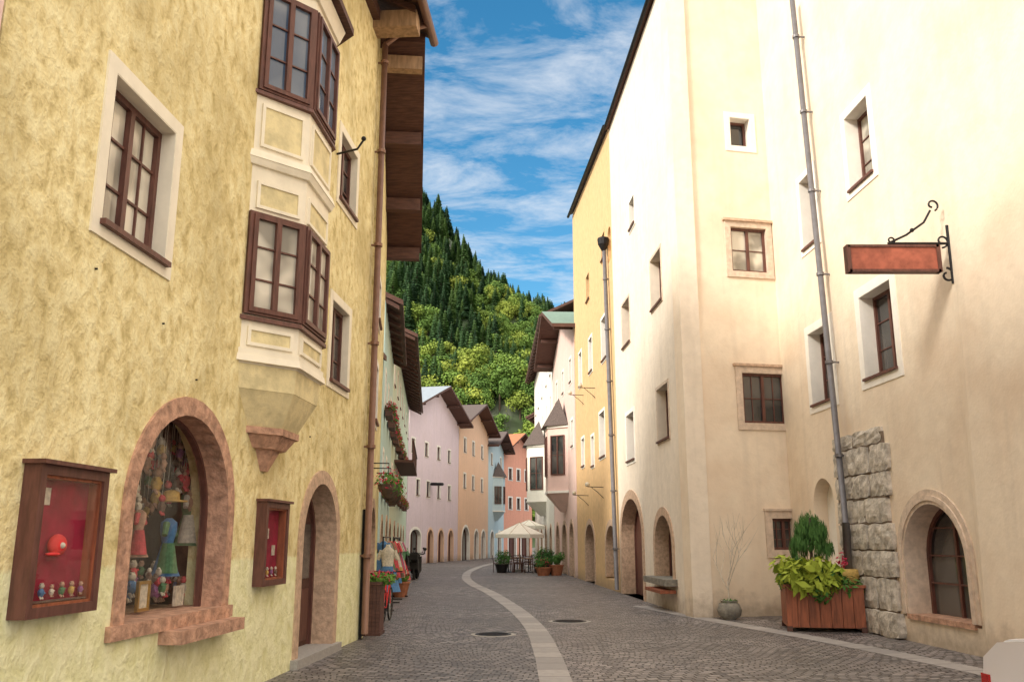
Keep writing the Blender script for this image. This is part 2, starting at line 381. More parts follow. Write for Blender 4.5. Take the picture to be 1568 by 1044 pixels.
        for k in range(3):
            a=plan[k];c=plan[k+1]; A=Vector(s.W(a[0],0,a[1]));C=Vector(s.W(c[0],0,c[1]))
            ctr=Vector(s.W(u,0,0))
            f=F(s.b,(A.x,A.y),(C.x,C.y),1,mat)
            if ((A+C)/2) @ f.n < ctr @ f.n: f.n=-f.n
            for (ra,rb) in rows:
                f.casement(f.L*.16,f.L*.84,ra,rb,.015,frame,glass,2,2,.05)
# ------------------------------------------------------------------ ground, strips
def sheet(name,mat,pts_l,z):
    me=bpy.data.meshes.new(name); me.from_pydata([(x,y,z) for x,y in pts_l],[],[tuple(range(len(pts_l)))]); me.materials.append(M[mat])
    o=bpy.data.objects.new(name,me); COL.objects.link(o); return o
sheet('ground','cobble',[(-900,-300),(900,-300),(900,1500),(-900,1500)],0)
def catmull(pts,k=8):
    out=[]
    for i in range(len(pts)-1):
        p0=pts[max(i-1,0)];p1=pts[i];p2=pts[i+1];p3=pts[min(i+2,len(pts)-1)]
        for j in range(k):
            t=j/k; out.append(tuple(.5*((2*p1[a])+(-p0[a]+p2[a])*t+(2*p0[a]-5*p1[a]+4*p2[a]-p3[a])*t*t+(-p0[a]+3*p1[a]-3*p2[a]+p3[a])*t**3) for a in (0,1)))
    out.append(pts[-1]); return out
def ribbon(name,mat,cl,w,z):
    c=catmull(cl); vs=[];fs=[];uv=[];L=0
    for i,p in enumerate(c):
        a=c[max(i-1,0)];b_=c[min(i+1,len(c)-1)]; d=Vector((b_[0]-a[0],b_[1]-a[1])).normalized(); n=Vector((-d.y,d.x))
        if i: L+=math.dist(p,c[i-1])
        vs+=[(p[0]-n.x*w/2,p[1]-n.y*w/2,z),(p[0]+n.x*w/2,p[1]+n.y*w/2,z)]; uv+=[(L,0.02),(L,w+.02)]
        if i: fs.append((2*i-2,2*i,2*i+1,2*i-1))
    me=bpy.data.meshes.new(name); me.from_pydata(vs,[],fs); me.materials.append(M[mat])
    l=me.uv_layers.new(name='UVMap')
    for lp in me.loops: l.data[lp.index].uv=uv[lp.vertex_index]
    o=bpy.data.objects.new(name,me); COL.objects.link(o)
ribbon('drainage_channel_paving','slab',[(.53,-6),(.53,5),(.53,11.2),(.53,14),(.44,18.1),(.08,22.9),(-.7,30),(-1.6,36.4),(-2.2,43.7),(-2.35,53),(-1.7,66),(-.4,76),(1.2,86)],.40,.004)
ribbon('side_paving_strip','slab',[(7.0,4.5),(6.2,11.2),(5.4,15.5),(4.4,19.3),(3.3,24)],.45,.004)
for (x,y,r) in ((-.34,16.75,.33),(1.21,19.4,.36)):
    b=B('manhole_cover'); lathe(b,'rim','granite',(x,y,.0),[(r*1.25,.0),(r*1.25,.006),(r,.008)],32); lathe(b,'lid','iron',(x,y,0.0),[(r,.004),(r,.014),(r*.85,.014),(r*.84,.010),(r*.05,.010)],32)
    for k in range(-3,4): wbox(b,'ribs','iron',x-math.sqrt(max(r*r*.66-(k*r*.22)**2,0)),x+math.sqrt(max(r*r*.66-(k*r*.22)**2,0)),y+k*r*.22-.012,y+k*r*.22+.012,.008,.016)
    b.done()
# ------------------------------------------------------------------ LEFT yellow building
b=B('yellow_oriel_house'); f=F(b,(-3.77,0),(-2.65,16),1,'yel')
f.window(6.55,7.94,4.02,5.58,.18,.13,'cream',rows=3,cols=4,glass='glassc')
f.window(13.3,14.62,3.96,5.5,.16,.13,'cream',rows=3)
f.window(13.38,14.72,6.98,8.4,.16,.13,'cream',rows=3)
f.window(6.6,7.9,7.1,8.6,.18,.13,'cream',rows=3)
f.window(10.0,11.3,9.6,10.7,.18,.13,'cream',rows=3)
i=f.archopen(7.47,9.9,.98,3.03,.18,.24,'pinkstone',rise=1.1,kind='none')
o2=arch(7.65,9.72,.98,2.86,.93)
f.plate('shop_glass','clear',o2,[],-.262,-.255)
f.strip('shop_frame','brown',o2,arch(7.69,9.68,.98,2.82,.9),-.26,-.20)
f.box('shop_sill','pinkstone',7.40,9.98,.86,.98,-.5,.05); f.box('shop_sill_slab','pinkstone',8.35,9.9,.74,.858,-.02,.22)
f.box('shop_floor','oldwood',7.45,9.9,.93,.985,-1.3,-.45)
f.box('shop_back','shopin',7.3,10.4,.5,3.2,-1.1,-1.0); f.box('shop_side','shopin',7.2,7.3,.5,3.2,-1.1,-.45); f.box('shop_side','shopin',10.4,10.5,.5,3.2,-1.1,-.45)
f.holes[-1]=arch(7.5,9.87,.9,3.0,1.07)
def blob(b_,part,mat,c,r,s=(1,1,1)):
    n=8; prof=[(r*math.sin(math.pi*k/n)+.0005,-r*s[2]*math.cos(math.pi*k/n)) for k in range(n+1)]
    lathe(b_,part,mat,c,prof,12,s[0],s[1])
def doll(b_,c,r,mt,m2,rr):
    x,y,z=c
    blob(b_,'toy_bodies',mt,(x,y,z),r,(.85,.9,1.25)); blob(b_,'toy_heads',m2,(x,y,z+r*1.75),r*.72)
    for sg in (-1,1):
        blob(b_,'toy_ears',m2,(x,y+sg*r*.5,z+r*2.35),r*.26)
        tube(b_,'toy_arms',mt,[(x,y+sg*r*.6,z+r*.6),(x+.5*r,y+sg*r*1.3,z+r*rr.uniform(-.3,1.0))],r*.26,6,r*.2)
        tube(b_,'toy_legs',m2,[(x,y+sg*r*.4,z-r*.9),(x+.5*r,y+sg*r*.6,z-r*1.7)],r*.3,6,r*.24)
rr=random.Random(3)
for k in range(130):
    u=rr.uniform(7.8,10.2); z=rr.choice([rr.uniform(1.12,1.35),rr.uniform(1.9,2.7),rr.uniform(2.2,2.75)]); n=rr.uniform(-.8,-.42)
    r=rr.uniform(.032,.066); doll(b,f.W(u,z,n),r,'c%d'%rr.randrange(8),rr.choice(['c2','c7','c6','c0']),rr)
    c=f.W(u,z,n)
    if z>1.6: tube(b,'threads','c2',[(c[0],c[1],c[2]+r),(c[0],c[1],3.0)],.003,4)
def dress(b_,fn,u,z,n,h,m1,m2):
    c=fn(u,z,n)
    prof=[(.26*h,0),(.22*h,.08*h),(.13*h,.42*h),(.10*h,.55*h),(.15*h,.78*h),(.14*h,.9*h),(.05*h,.97*h)]
    lathe(b_,'dress',m1,c,prof,18,1,.6); lathe(b_,'apron',m2,(c[0]+.02,c[1]-.02,c[2]+.05*h),[(.2*h,0),(.12*h,.4*h),(.1*h,.5*h)],18,1,.62)
    for sg in(-1,1): tube(b_,'sleeves',m2,[(c[0],c[1]+sg*.1*h,c[2]+.88*h),(c[0]+.02,c[1]+sg*.24*h,c[2]+.68*h)],.06*h,8,.045*h)
dress(b,f.W,9.35,1.3,-.45,.6,'c1','c3'); dress(b,f.W,8.7,1.5,-.45,.46,'c7','c0'); dress(b,f.W,9.9,1.6,-.5,.6,'c3','c2')
lathe(b,'straw_hat','c4',f.W(9.35,2.05,-.45),[(.17,0),(.16,.015),(.09,.02),(.08,.10),(.04,.12)],18)
for (a,z,w,h,m_) in ((8.6,1.0,.24,.28,'gold'),(8.1,1.0,.18,.22,'gold'),(9.4,1.0,.2,.2,'c2')):
    f.ring('picture_frames',m_,a,a+w,z,z+h,.03,-.37,-.34); f.box('pictures','c2',a+.03,a+w-.03,z+.03,z+h-.03,-.37,-.355)
# door
f.archopen(12.3,14.42,.0,2.68,.2,.36,'stonetan',rise=1.0,leaf='darkwood')
f.box('door_panels','brown',12.66,13.2,.2,.95,-.36,-.335); f.box('door_panels','brown',13.5,14.05,.2,.95,-.36,-.335)
f.box('door_glass','glass',12.66,13.2,1.1,1.9,-.36,-.34); f.box('door_glass','glass',13.5,14.05,1.1,1.9,-.36,-.34)
tube(b,'door_handle','gold',[f.W(13.28,1.0,-.33),f.W(13.28,1.0,-.26),f.W(13.28,1.35,-.26)],.015,6)
f.box('door_step','granite',12.25,14.5,0,.12,-.36,.10)
f.wall([(5.29,0),(16.02,0),(16.02,11.9),(5.29,11.9)]); f.body(5.29,16.02,11.9,11)
f.roof(5.29,16.5,11.75,.95,math.radians(24),12,soff='darkwood',beams=1.0)
f.box('purlin_end','oldwood',15.35,15.75,11.35,11.7,-.05,.85); f.box('wall_plate','darkwood',5.29,16.2,11.5,11.72,.0,.14)
tube(b,'gutter','pipebr',[f.W(5.2,11.72,1.0),f.W(16.6,11.72,1.0)],.09,10)
f.pipe(15.9,.1,11.3,'pipebr',.06,.13)
tube(b,'downpipe','pipebr',[f.W(15.9,11.3,.13),f.W(15.9,11.6,.5),f.W(15.9,11.7,.95)],.06,10)
P=[Vector((-3.09,9.76)),Vector((-2.56,10.29)),Vector((-2.49,11.28)),Vector((-2.94,11.84))]
wallc=Vector((-3.02,10.75))
def oprism(part,mat,z0,z1,k0=1.,k1=1.,e0=0.,e1=0.):
    vs=[]
    for z,k,e in ((z0,k0,e0),(z1,k1,e1)):
        for p in P:
            q=wallc+(p-wallc)*k; d=(p-wallc).normalized(); q=q+d*e; vs.append((q.x,q.y,z))
    b.add(part,mat,vs,[(0,1,5,4),(1,2,6,5),(2,3,7,6),(3,0,4,7),(0,1,2,3),(4,5,6,7)])
oprism('oriel_body','cream',3.62,8.75)
oprism('oriel_cornice_low','cream',3.64,3.72,1,1,.08,.06); oprism('oriel_cornice_low','cream',3.721,3.79,1,1,.04,.04)
oprism('oriel_ledge','brown',4.12,4.17,1,1,.07,.06)
oprism('oriel_cornice_mid','cream',6.02,6.10,1,1,.05,.09); oprism('oriel_cornice_mid','cream',6.101,6.20,1,1,.10,.06)
oprism('oriel_ledge','brown',6.93,6.98,1,1,.07,.06)
oprism('oriel_cornice_top','cream',8.55,8.76,1,1,.05,.14)
oprism('oriel_soffit','yelp',3.34,3.618,.96,1); oprism('oriel_soffit_low','yelp',2.95,3.339,.60,.95)
oprism('oriel_corbel','pinkstone',2.87,2.949,.64,.64); oprism('oriel_corbel','pinkstone',2.72,2.869,.40,.58); oprism('oriel_corbel','pinkstone',2.47,2.719,.10,.30)
vs=[]
for p in P:
    d=(p-wallc).normalized(); q=p+d*.28; vs.append((q.x,q.y,8.78))
vs2=[(v[0],v[1],8.88) for v in vs]; top=[(-3.12,9.9,9.45),(-2.99,11.7,9.45)]
b.add('oriel_roof','darkwood',vs+vs2+top,[(0,1,2,3),(0,1,5,4),(1,2,6,5),(2,3,7,6),(4,5,8),(5,6,9,8),(6,7,9)])
for A,C in ((P[0],P[1]),(P[1],P[2]),(P[2],P[3])):
    g=F(b,A,C,1,'cream'); L=g.L
    for (za,zb,gl) in ((4.22,5.40,'glassc'),(7.02,8.35,'glassb')):
        g.casement(.05,L-.05,za,zb,.012,'brown',gl,2,3,.055,.02); g.ring('oriel_window_casing','brown',.0,L-.0,za-.03,zb+.03,.05,.0,.05)
    for (za,zb) in ((3.84,4.04),(5.5,5.82),(6.28,6.82)):
        g.box('oriel_panels','yelp',.12,L-.12,za+.03,zb-.03,.0,.012); g.ring('oriel_panel_mouldings','cream',.08,L-.08,za-.01,zb+.01,.04,.0,.03)
for (u0,u1,z0,z1) in ((6.1,7.0,1.14,2.17),(10.65,11.5,1.13,2.11)):
    f.ring('display_case_frame','brown',u0,u1,z0,z1,.07,.0,.13); f.ring('display_case_frame','redwood',u0+.07,u1-.07,z0+.07,z1-.07,.02,.02,.11)
    f.box('display_case_back','red',u0+.05,u1-.05,z0+.05,z1-.05,.004,.02); f.box('display_case_glass','clear',u0+.07,u1-.07,z0+.07,z1-.07,.10,.104)
    f.box('display_case_top','brown',u0-.03,u1+.03,z1,z1+.03,0,.17)
c=f.W(6.5,1.62,.06); blob(b,'red_cap','redcap',c,.10,(.5,1.1,.8)); blob(b,'cap_brim','redcap',(c[0]+.02,c[1]-.09,c[2]-.06),.09,(.35,1.0,.16)); blob(b,'cap_badge','c2',(c[0]+.045,c[1]-.02,c[2]+.0),.022)
f.box('shelf','c6',6.2,6.9,1.235,1.245,.02,.09)
for k in range(6): doll(b,f.W(6.24+k*.125,1.30,.06),rr.uniform(.02,.03),'c%d'%(k%8),rr.choice(['c2','c7']),rr)
for k in range(4): doll(b,f.W(10.82+k*.15,1.28,.06),.026,'c%d'%((k+3)%8),'c2',rr)
for (u,z) in ((6.3,2.02),(10.95,1.8),(11.2,1.6)): f.box('cards','c2',u,u+.1,z-.12,z,.02,.03)
p=f.W(13.3,7.76,0); tube(b,'sign_bracket','iron',[p,(p[0]+.35,p[1]-.1,7.8),(p[0]+.45,p[1]-.12,7.95)],.018,6); blob(b,'bracket_knob','iron',(p[0]+.45,p[1]-.12,7.97),.04)
for (u,z) in ((6.7,3.75),(7.9,3.6),(9.9,5.6),(8.7,3.22),(12.6,3.1),(12.4,6.0)):
    tube(b,'wall_anchors','iron',[f.W(u,z,-.01),f.W(u,z,.02)],.009,6)
b.done(smooth=('toy_bodies','toy_heads','downpipe','gutter','dress','red_cap','cap_brim'))
b=B('rose_plaster_house'); f=F(b,(-3.77,0),(-2.65,16),1,'pink')
for u in (-9,-6,-3,0,2.8):
    for z in (1.2,4.2,7.2): f.window(u,u+1.4,z,z+1.6)
f.wall(rect(-12,5.27,0,12.3)); f.body(-12,5.27,12.3,11); f.roof(-12,5.27,12.2,.8,math.radians(24),12); b.done()
b=B('timber_eaved_house'); f=F(b,(-2.62,16.15),(-3.1,20.8),1,'yel'); L=f.L
f.window(1.2,2.4,3.9,5.3); f.archopen(1.0,3.2,0,2.5,.18,.3,'stonetan',rise=.8); f.window(1.3,2.4,6.0,7.1,sur=.1)
f.wall([(0,0),(L,0),(L,8.9),(0,11.4)]); f.body(0,L,8.7,9)
z0,z1=11.55,8.75
vs=[f.W(-.05,z0,n) for n in(-8,.85)]+[f.W(L+.4,z1,n) for n in(-8,.85)]; vs+= [(x,y,z+.2) for x,y,z in vs]
b.add('roof_slopes','roof',vs,[(4,5,7,6)]); b.add('roof_soffit','darkwood',vs,[(0,1,3,2),(1,5,7,3),(2,3,7,6),(0,1,5,4)])
for q in (.06,.38,.7,.97):
    u=-.05+(L+.45)*q; z=z0+(z1-z0)*q; f.box('purlins','darkwood' if q>.1 else 'oldwood',u-.11,u+.11,z-.32,z-.03,-.1,.8)
for u in (.8,2.0,3.3,4.3):
    c=f.W(u,2.75,.35); tube(b,'basket_hooks','iron',[f.W(u,3.1,0),f.W(u,3.1,.35),(c[0],c[1],2.85)],.012,5); lathe(b,'hanging_baskets','bark',(c[0],c[1],2.45),[(.06,0),(.18,.15),(.2,.25),(.17,.25)],12); leaves(b,'basket_leaves','leafpl',c,(.28,.28,.25),150,.09,int(u*10)); leaves(b,'basket_flowers','flower',(c[0],c[1],c[2]+.03),(.3,.3,.27),90,.07,int(u*20))
b.done()
# ------------------------------------------------------------------ far-left row
def stdwins(f,us,zs,w=1.0,h=1.4,sur=.12,glass='glass',surmat='whitetrim',**k):
    for z in zs:
        for u in us: f.window(u-w/2,u+w/2,z,z+h,.16,sur,surmat,glass=glass,rows=2,fw=.07,**k)
def flowerbox(b,f,u,z,w=1.1,seed=1):
    f.box('flower_boxes','darkwood',u-w/2,u+w/2,z-.22,z,.04,.28)
    rr=random.Random(seed)
    for k in range(5):
        c=f.W(u-w/2+w*(k+.5)/5,z+.05+rr.uniform(-.05,.1),.22); leaves(b,'flower_leaves','leafpl',c,(.2,.2,.2),60,.10,seed*7+k); leaves(b,'flowers','flower',(c[0],c[1],c[2]+.02),(.22,.22,.22),50,.10,seed*9+k)
b=B('turquoise_house'); f=F(b,(-4.0,27),(-5.05,36.9),1,'turq'); L=f.L
stdwins(f,(1.8,4.8,7.8),(3.2,5.8),1.0,1.4); f.archopen(1.2,3.2,0,2.5,.18,.3,'stonetan',rise=.8); f.archopen(5.6,8.0,0,2.6,.18,.3,'stonetan',rise=.9,kind='win')
f.wall(rect(0,L,0,9.1)); f.body(0,L,9.1,9); f.roof(-.2,L,8.9,.55,math.radians(25),10)
for u in (1.8,4.8,7.8): flowerbox(b,f,u,3.2,1.2,int(u*3)); flowerbox(b,f,u,5.8,1.2,int(u*5))
b.done()
b=B('cream_alley_house'); f=F(b,(-4.3,21.2),(-4.2,26.9),1,'cream'); stdwins(f,(1.5,4),(3.2,),1,1.4); f.wall(rect(0,f.L,0,7.2)); f.body(0,f.L,7.2,6); f.roof(0,f.L,7.1,.3,math.radians(25),7); b.done()
b=B('sage_green_house'); f=F(b,(-5.1,37),(-7.3,62),1,'green'); L=f.L
stdwins(f,(2,5.5,9,12.5,16,19.5,23),(3.6,6.0,8.3),1.1,1.4,frame='darkwood')
for u in (1.5,6,10.5,15,19.5): f.archopen(u-1.1,u+1.1,0,2.6,.2,.3,'stonetan',rise=.9,kind='win')
f.wall(rect(0,L,0,10.6)); f.body(0,L,10.6,10); f.roof(1.2,L+.3,10.5,1.0,math.radians(24),11,mat='roofgreen')
for k,u in enumerate((2,5.5,9,12.5,16)):
    flowerbox(b,f,u,3.6,1.6,k+20); flowerbox(b,f,u,6.0,1.6,k+40)
f.box('balcony','darkwood',4,13,5.2,5.32,0,.9)
for k in range(30): f.box('balcony_rail','darkwood',4.05+k*.3,4.11+k*.3,5.32,6.15,.82,.87)
f.box('balcony_rail','darkwood',4,13,6.15,6.22,.8,.9)
b.done()
b=B('lavender_house'); f=F(b,(-7.6,65),(-4.7,78),1,'lav'); L=f.L
stdwins(f,(1.0,4.2,7.4,10.4),(8.0,),1.0,1.25,.1,'glassb'); stdwins(f,(2.3,4.8,7.6,10.6),(4.9,),1.0,1.4,.1,'glassb')
f.archopen(.6,3.4,0,2.7,.2,.3,'whitetrim',rise=.7,kind='win')
for u in (5.6,8.4,11.2): f.archopen(u-.9,u+.9,0,2.7,.18,.3,'peach',rise=.85)
f.wall([(0,0),(L,0),(L,11.6),(L/2,13.8),(0,11.6)]); f.body(0,L,11.5,12); f.gable(0,L,11.6,13.85,1.2,12,'roofgrey')
lathe(b,'round_sign','iron',f.W(5.2,5.9,.6),[(.5,0),(.55,.1),(.5,.2)],16); b.done()
b=B('peach_house'); f=F(b,(-4.68,78.1),(-2.4,90),1,'peach'); L=f.L
stdwins(f,(2.2,5.5,9.2),(9.4,6.2),1.1,1.5,.12); f.archopen(1.2,4.4,0,3.1,.22,.3,'whitetrim',rise=1.5,kind='win'); f.archopen(6,8,0,2.8,.2,.3,'whitetrim',rise=.9); f.archopen(9,11,0,2.8,.2,.3,'whitetrim',rise=.9)
f.wall([(0,0),(L,0),(L,12.1),(L/2,14.2),(0,12.1)]); f.body(0,L,12,12); f.gable(0,L,12.1,14.25,1.2,12); b.done()
b=B('pale_blue_house'); f=F(b,(-2.4,90.1),(-.9,98),1,'paleblue'); L=f.L
stdwins(f,(1.6,6.4),(9.2,),1,1.4); f.turret(3.6,2.6,4.6,8.2,.9,'paleblue',9.8,[(5.4,7.2)])
f.archopen(1,3,0,2.8,.2,.3,'whitetrim',rise=.9); f.archopen(4.6,6.8,0,2.8,.2,.3,'whitetrim',rise=.9)
f.wall([(0,0),(L,0),(L,11.2),(L/2,12.8),(0,11.2)]); f.body(0,L,11,12); f.gable(0,L,11.2,12.85,1.2,12); b.done()
b=B('coral_house'); f=F(b,(-.9,98.1),(2.3,103.5),1,'orange'); L=f.L
stdwins(f,(1.4,3.2,5.0),(8.2,5.0),1,1.5,.14); f.archopen(.8,2.8,0,2.8,.2,.3,'whitetrim',rise=.9); f.archopen(3.6,5.6,0,2.8,.2,.3,'whitetrim',rise=.9)
f.wall([(0,0),(L,0),(L,11.6),(L/2,13.4),(0,11.6)]); f.body(0,L,11.5,12); f.gable(0,L,11.6,13.45,1.,12,'terracotta'); b.done()
# ------------------------------------------------------------------ RIGHT
PA=(4.02,20.39); A2=(3.0,41.4)
b=B('offwhite_corner_house'); f=F(b,PA,A2,-1,'wall_a')
f.window(1.77,3.25,7.76,9.32,.3,.07,'palestone',reveal='wall_a',rows=3); f.window(1.52,3.03,4.12,5.65,.3,.07,'palestone',reveal='wall_a',rows=3)
f.window(6.43,7.92,7.7,9.28,.3,.07,'palestone',reveal='wall_a',rows=3); f.window(6.2,7.75,3.96,5.65,.3,.12,'whitetrim',rows=3)
f.window(5.07,6.13,11.1,12.2,.3,.1,'whitetrim',rows=1,cols=1)
f.archopen(5.3,9.3,0,3.2,.28,.45,'stonetan',rise=1.4); f.archopen(1.57,4.0,.75,2.51,.22,.4,'stonetan',rise=.95,kind='win')
f.holes[-1]=arch(1.6,3.97,.7,2.48,.92); f.box('arch_sill','stonegrey',1.4,4.1,.6,.75,-.45,.3)
f.box('wall_seat','redwood',1.5,3.4,.42,.5,.02,.4)
f.wall([(0,0),(9.5,0),(9.5,16.4),(0,16.3)])
f.roof(-.3,9.5,16.35,.12,math.radians(20),12,beams=0,th=.10)
tube(b,'gutter','iron',[f.W(-.4,16.35,.16),f.W(9.4,16.4,.16)],.06,8)
g=F(b,PA,(6.5,20.9),1,'wall_r')
g.window(1.41,2.25,11.27,12.34,.3,.14,'whitetrim',rows=1,cols=1,sill=False)
g.window(1.25,2.5,7.94,9.38,.12,.14,'palestone',rows=2,cols=2,glass='glassc',proud=.04,sill=False); g.box('window_cornice','stonetan',1.2,2.55,9.38,9.44,0,.09)
g.window(1.32,2.74,4.2,5.72,.10,.15,'palestone',rows=2,cols=4,proud=.04,sill=False,glass='glass'); g.box('window_cornice','stonetan',1.27,2.79,5.72,5.78,0,.09)
g.window(1.85,2.85,1.28,2.33,.14,.16,'palestone',rows=3,cols=4,proud=.05,sill=False); g.box('window_cornice','palestone',1.82,2.88,2.33,2.38,0,.09)
g.wall(rect(.002,g.L+.6,0,16.3))
f.box('roof_cap','roof',.2,9.3,16.2,16.3,-9,-.5)
f.box('side_walls','wall_a',9.1,9.45,0,16.2,-9,-.45)
b.done()
b=B('ochre_house'); f=F(b,PA,A2,-1,'ochre')
for q in ((11.1,12.5,8.16,9.95),(12.0,13.55,4.63,6.5),(14.9,16.1,8.39,10.0),(14.9,15.9,4.5,5.9),(18.3,19.5,8.4,10.1),(17.9,19.05,4.75,6.15)): f.window(*q,.28,.1,'whitetrim',rows=3)
f.window(15.4,16.5,11.6,12.85,.28,.07,'ochre',rows=1,cols=1)
f.window(11.0,12.0,12.0,13.1,.28,.07,'ochre',rows=1,cols=1)
f.archopen(9.75,12.65,.4,2.4,.22,.4,'stonetan',rise=1.,kind='win'); f.holes[-1]=arch(9.78,12.62,.35,2.37,.97); f.archopen(15.2,18.3,0,2.55,.22,.4,'stonetan',rise=1.)
f.holes.append(arch(9.72,10.4,11.5,12.8,.3)); f.box('blind_niche','ochre',9.7,10.45,11.4,12.9,-.4,-.25)
f.wall([(9.52,0),(21,0),(21,17.4),(9.52,16.5)]); f.box('side_walls','ochre',20.6,21,0,17.3,-9,-.45)
vs=[f.W(9.5,16.55,.12),f.W(21.2,17.5,.12),f.W(21.2,20.5,-7),f.W(9.5,19.5,-7)]; vs+=[(x,y,z+.10) for x,y,z in vs]
b.add('roof_slopes','roof',vs,[(4,5,6,7),(0,1,2,3),(0,1,5,4),(0,3,7,4),(1,2,6,5)])
tube(b,'gutter','iron',[f.W(9.5,16.5,.18),f.W(21.3,17.45,.18)],.07,8)
f.pipe(9.45,.1,12.0,'pipe',.07,.14,u2=10.4)
lathe(b,'rainwater_hopper','iron',f.W(10.42,12.0,.16),[(.07,0),(.2,.25),(.22,.45),(.2,.5)],12)
for (u,z) in ((12.8,3.6),(17,3.5),(14.4,7.6),(18,7.9)):
    tube(b,'sign_brackets','iron',[f.W(u,z,0),f.W(u,z+.02,.6)],.015,6); tube(b,'sign_brackets','iron',[f.W(u,z-.4,0),f.W(u,z-.2,.2),f.W(u,z,.45)],.012,6); blob(b,'lamp_globes','c2',f.W(u,z+.1,.6),.09)
b.done(smooth=('gutter','downpipe'))
b=B('cream_house'); f=F(b,(6.5,20.9),(7.5,.9),1,'wall_r')
if f.n.x>0: f.n=-f.n
f.window(4.33,5.68,8.25,10.12,.32,.16,'whitetrim',rows=3,glass='glassc'); f.window(1.8,2.92,7.9,9.8,.32,.14,'whitetrim',rows=3)
f.window(4.25,5.9,4.45,6.42,.32,.18,'whitetrim',rows=3); f.window(1.62,3.14,4.36,6.3,.32,.17,'whitetrim',rows=3)
for u in (12.5,15.5):
    for z in (4.45,8.25): f.window(u,u+1.5,z,z+1.9,.22,.16,'whitetrim',rows=3)
f.holes.append(arch(1.4,2.5,1.1,2.95,.55)); f.plate('niche_back','whitetrim',arch(1.3,2.6,1.0,3.05,.6),[],-.4,-.3)
f.archopen(5.07,7.45,.45,2.48,.24,.42,'palestone',rise=1.1,kind='win'); f.holes[-1]=arch(5.1,7.42,.40,2.45,1.07); f.box('arch_sill','pinkstone',5.25,7.3,.37,.455,-.46,.04)
f.strip('arch_moulding','palestone',arch(5.17,7.35,.45,2.38,1.02),arch(5.25,7.27,.45,2.30,.96),.02,.05)
for k in range(3): f.box('arch_frames','brown',5.35,7.2,.95+k*.45,.975+k*.45,-.40,-.37)
f.wall(rect(-.3,20,0,16.5)); f.body(0,20,16.5,9); f.roof(-.3,20,16.4,.4,math.radians(20),10,beams=0)
nseg=10; vs=[];fs=[]
for iz in range(nseg+1):
    z=8*iz/nseg; k=.22*(1-iz/nseg)**1.5
    for (u,n) in ((7.62,-.02),(7.68,k*.5),(7.85,k*.9),(8.2,k),(20,k)): vs.append(f.W(u,z,n+.004))
for iz in range(nseg):
    for j in range(4): fs.append((iz*5+j,iz*5+j+1,(iz+1)*5+j+1,(iz+1)*5+j))
b.add('battered_base','wall_r',vs,fs)
f.pipe(3.44,2.0,13.8,'pipe',.06,.2,u2=2.85); tube(b,'downpipe','pipe',[f.W(3.44,2.0,.2),f.W(3.46,.2,.24)],.075,12)
z=0; rr=random.Random(11)
def rough(b_,fc,part,mat,u0,u1,z0,z1,n0,n1,rr):
    g=.014; nu,nz=6,4; vs=[];fs=[]
    for iz in range(nz+1):
        for iu in range(nu+1):
            e=(iu in(0,nu)) or (iz in (0,nz)); cr=(iu in(0,nu)) and (iz in (0,nz)); q=.014 if cr else 0
            uu=u0+g+(u1-u0-2*g)*iu/nu+rr.uniform(-.014,.014)+q*(1 if iu==0 else -1); zz=z0+g+(z1-z0-2*g)*iz/nz+rr.uniform(-.014,.014)+q*(1 if iz==0 else -1)
            vs.append(fc.W(uu,zz,(n1-.02 if e else n1)+rr.uniform(-.015,.015)))
    for iz in range(nz):
        for iu in range(nu): a=iz*(nu+1)+iu; fs.append((a,a+1,a+nu+2,a+nu+1))
    per=[i for i in range(nu+1)]+[ (k+1)*(nu+1)+nu for k in range(nz)]+[nz*(nu+1)+i for i in range(nu-1,-1,-1)]+[k*(nu+1) for k in range(nz-1,0,-1)]
    o=len(vs)
    for i in per:
        x,y,zz=vs[i]; d=fc.n; dn=n1-n0; vs.append((x-d.x*dn,y-d.y*dn,zz))
    for k in range(len(per)): k2=(k+1)%len(per); fs.append((per[k],per[k2],o+k2,o+k))
    b_.add(part,mat,vs,fs)
while 3.70-z>.15:
    h=rr.uniform(.36,.56); h=min(h,3.70-z); k=rr.choice([2,2,3]); u=2.8; ue=5.0+rr.uniform(-.08,.14)
    cuts=sorted([u+(ue-u)*(j+rr.uniform(-.18,.18))/k for j in range(1,k)]); cuts=[u+rr.uniform(-.06,.06)]+cuts+[ue]
    for a,c in zip(cuts,cuts[1:]): rough(b,f,'stone_pilaster','stoneblk',a,c,z,z+h,-.02,.09+rr.uniform(-.015,.02)+(.06 if z<.3 else 0),rr)
    z+=h
f.box('pilaster_mortar','mortar',2.84,4.93,0,3.60,0,.055)
b.done(smooth=('downpipe',))
s=B('hanging_shop_sign'); Y=13.16; wx=6.5+.05*(20.9-Y)
def scroll(cx,cz,r,t0,t1,turns_shrink=.35,n=26):
    return [(cx+(r*(1-(1-turns_shrink)*i/n))*math.cos(t0+(t1-t0)*i/n),Y,cz+(r*(1-(1-turns_shrink)*i/n))*math.sin(t0+(t1-t0)*i/n)) for i in range(n+1)]
wbox(s,'board','signred',5.28,6.62,Y-.055,Y+.055,5.76,6.12)
for (a,c,z0,z1) in ((5.24,6.66,5.72,5.76),(5.24,6.66,6.12,6.16),(5.22,5.28,5.72,6.16),(6.62,6.68,5.72,6.16)): wbox(s,'board_frame','brown',a,c,Y-.075,Y+.075,z0,z1)
tube(s,'arm','iron',[(wx,Y,6.2),(5.9,Y,6.2)],.022,8); tube(s,'stay','iron',[(5.9,Y,6.2),(6.2,Y,6.34),(6.5,Y,6.55),(6.62,Y,6.75)],.018,8)
tube(s,'wall_bar','iron',[(wx-.03,Y,5.55),(wx-.03,Y,6.5)],.025,8)
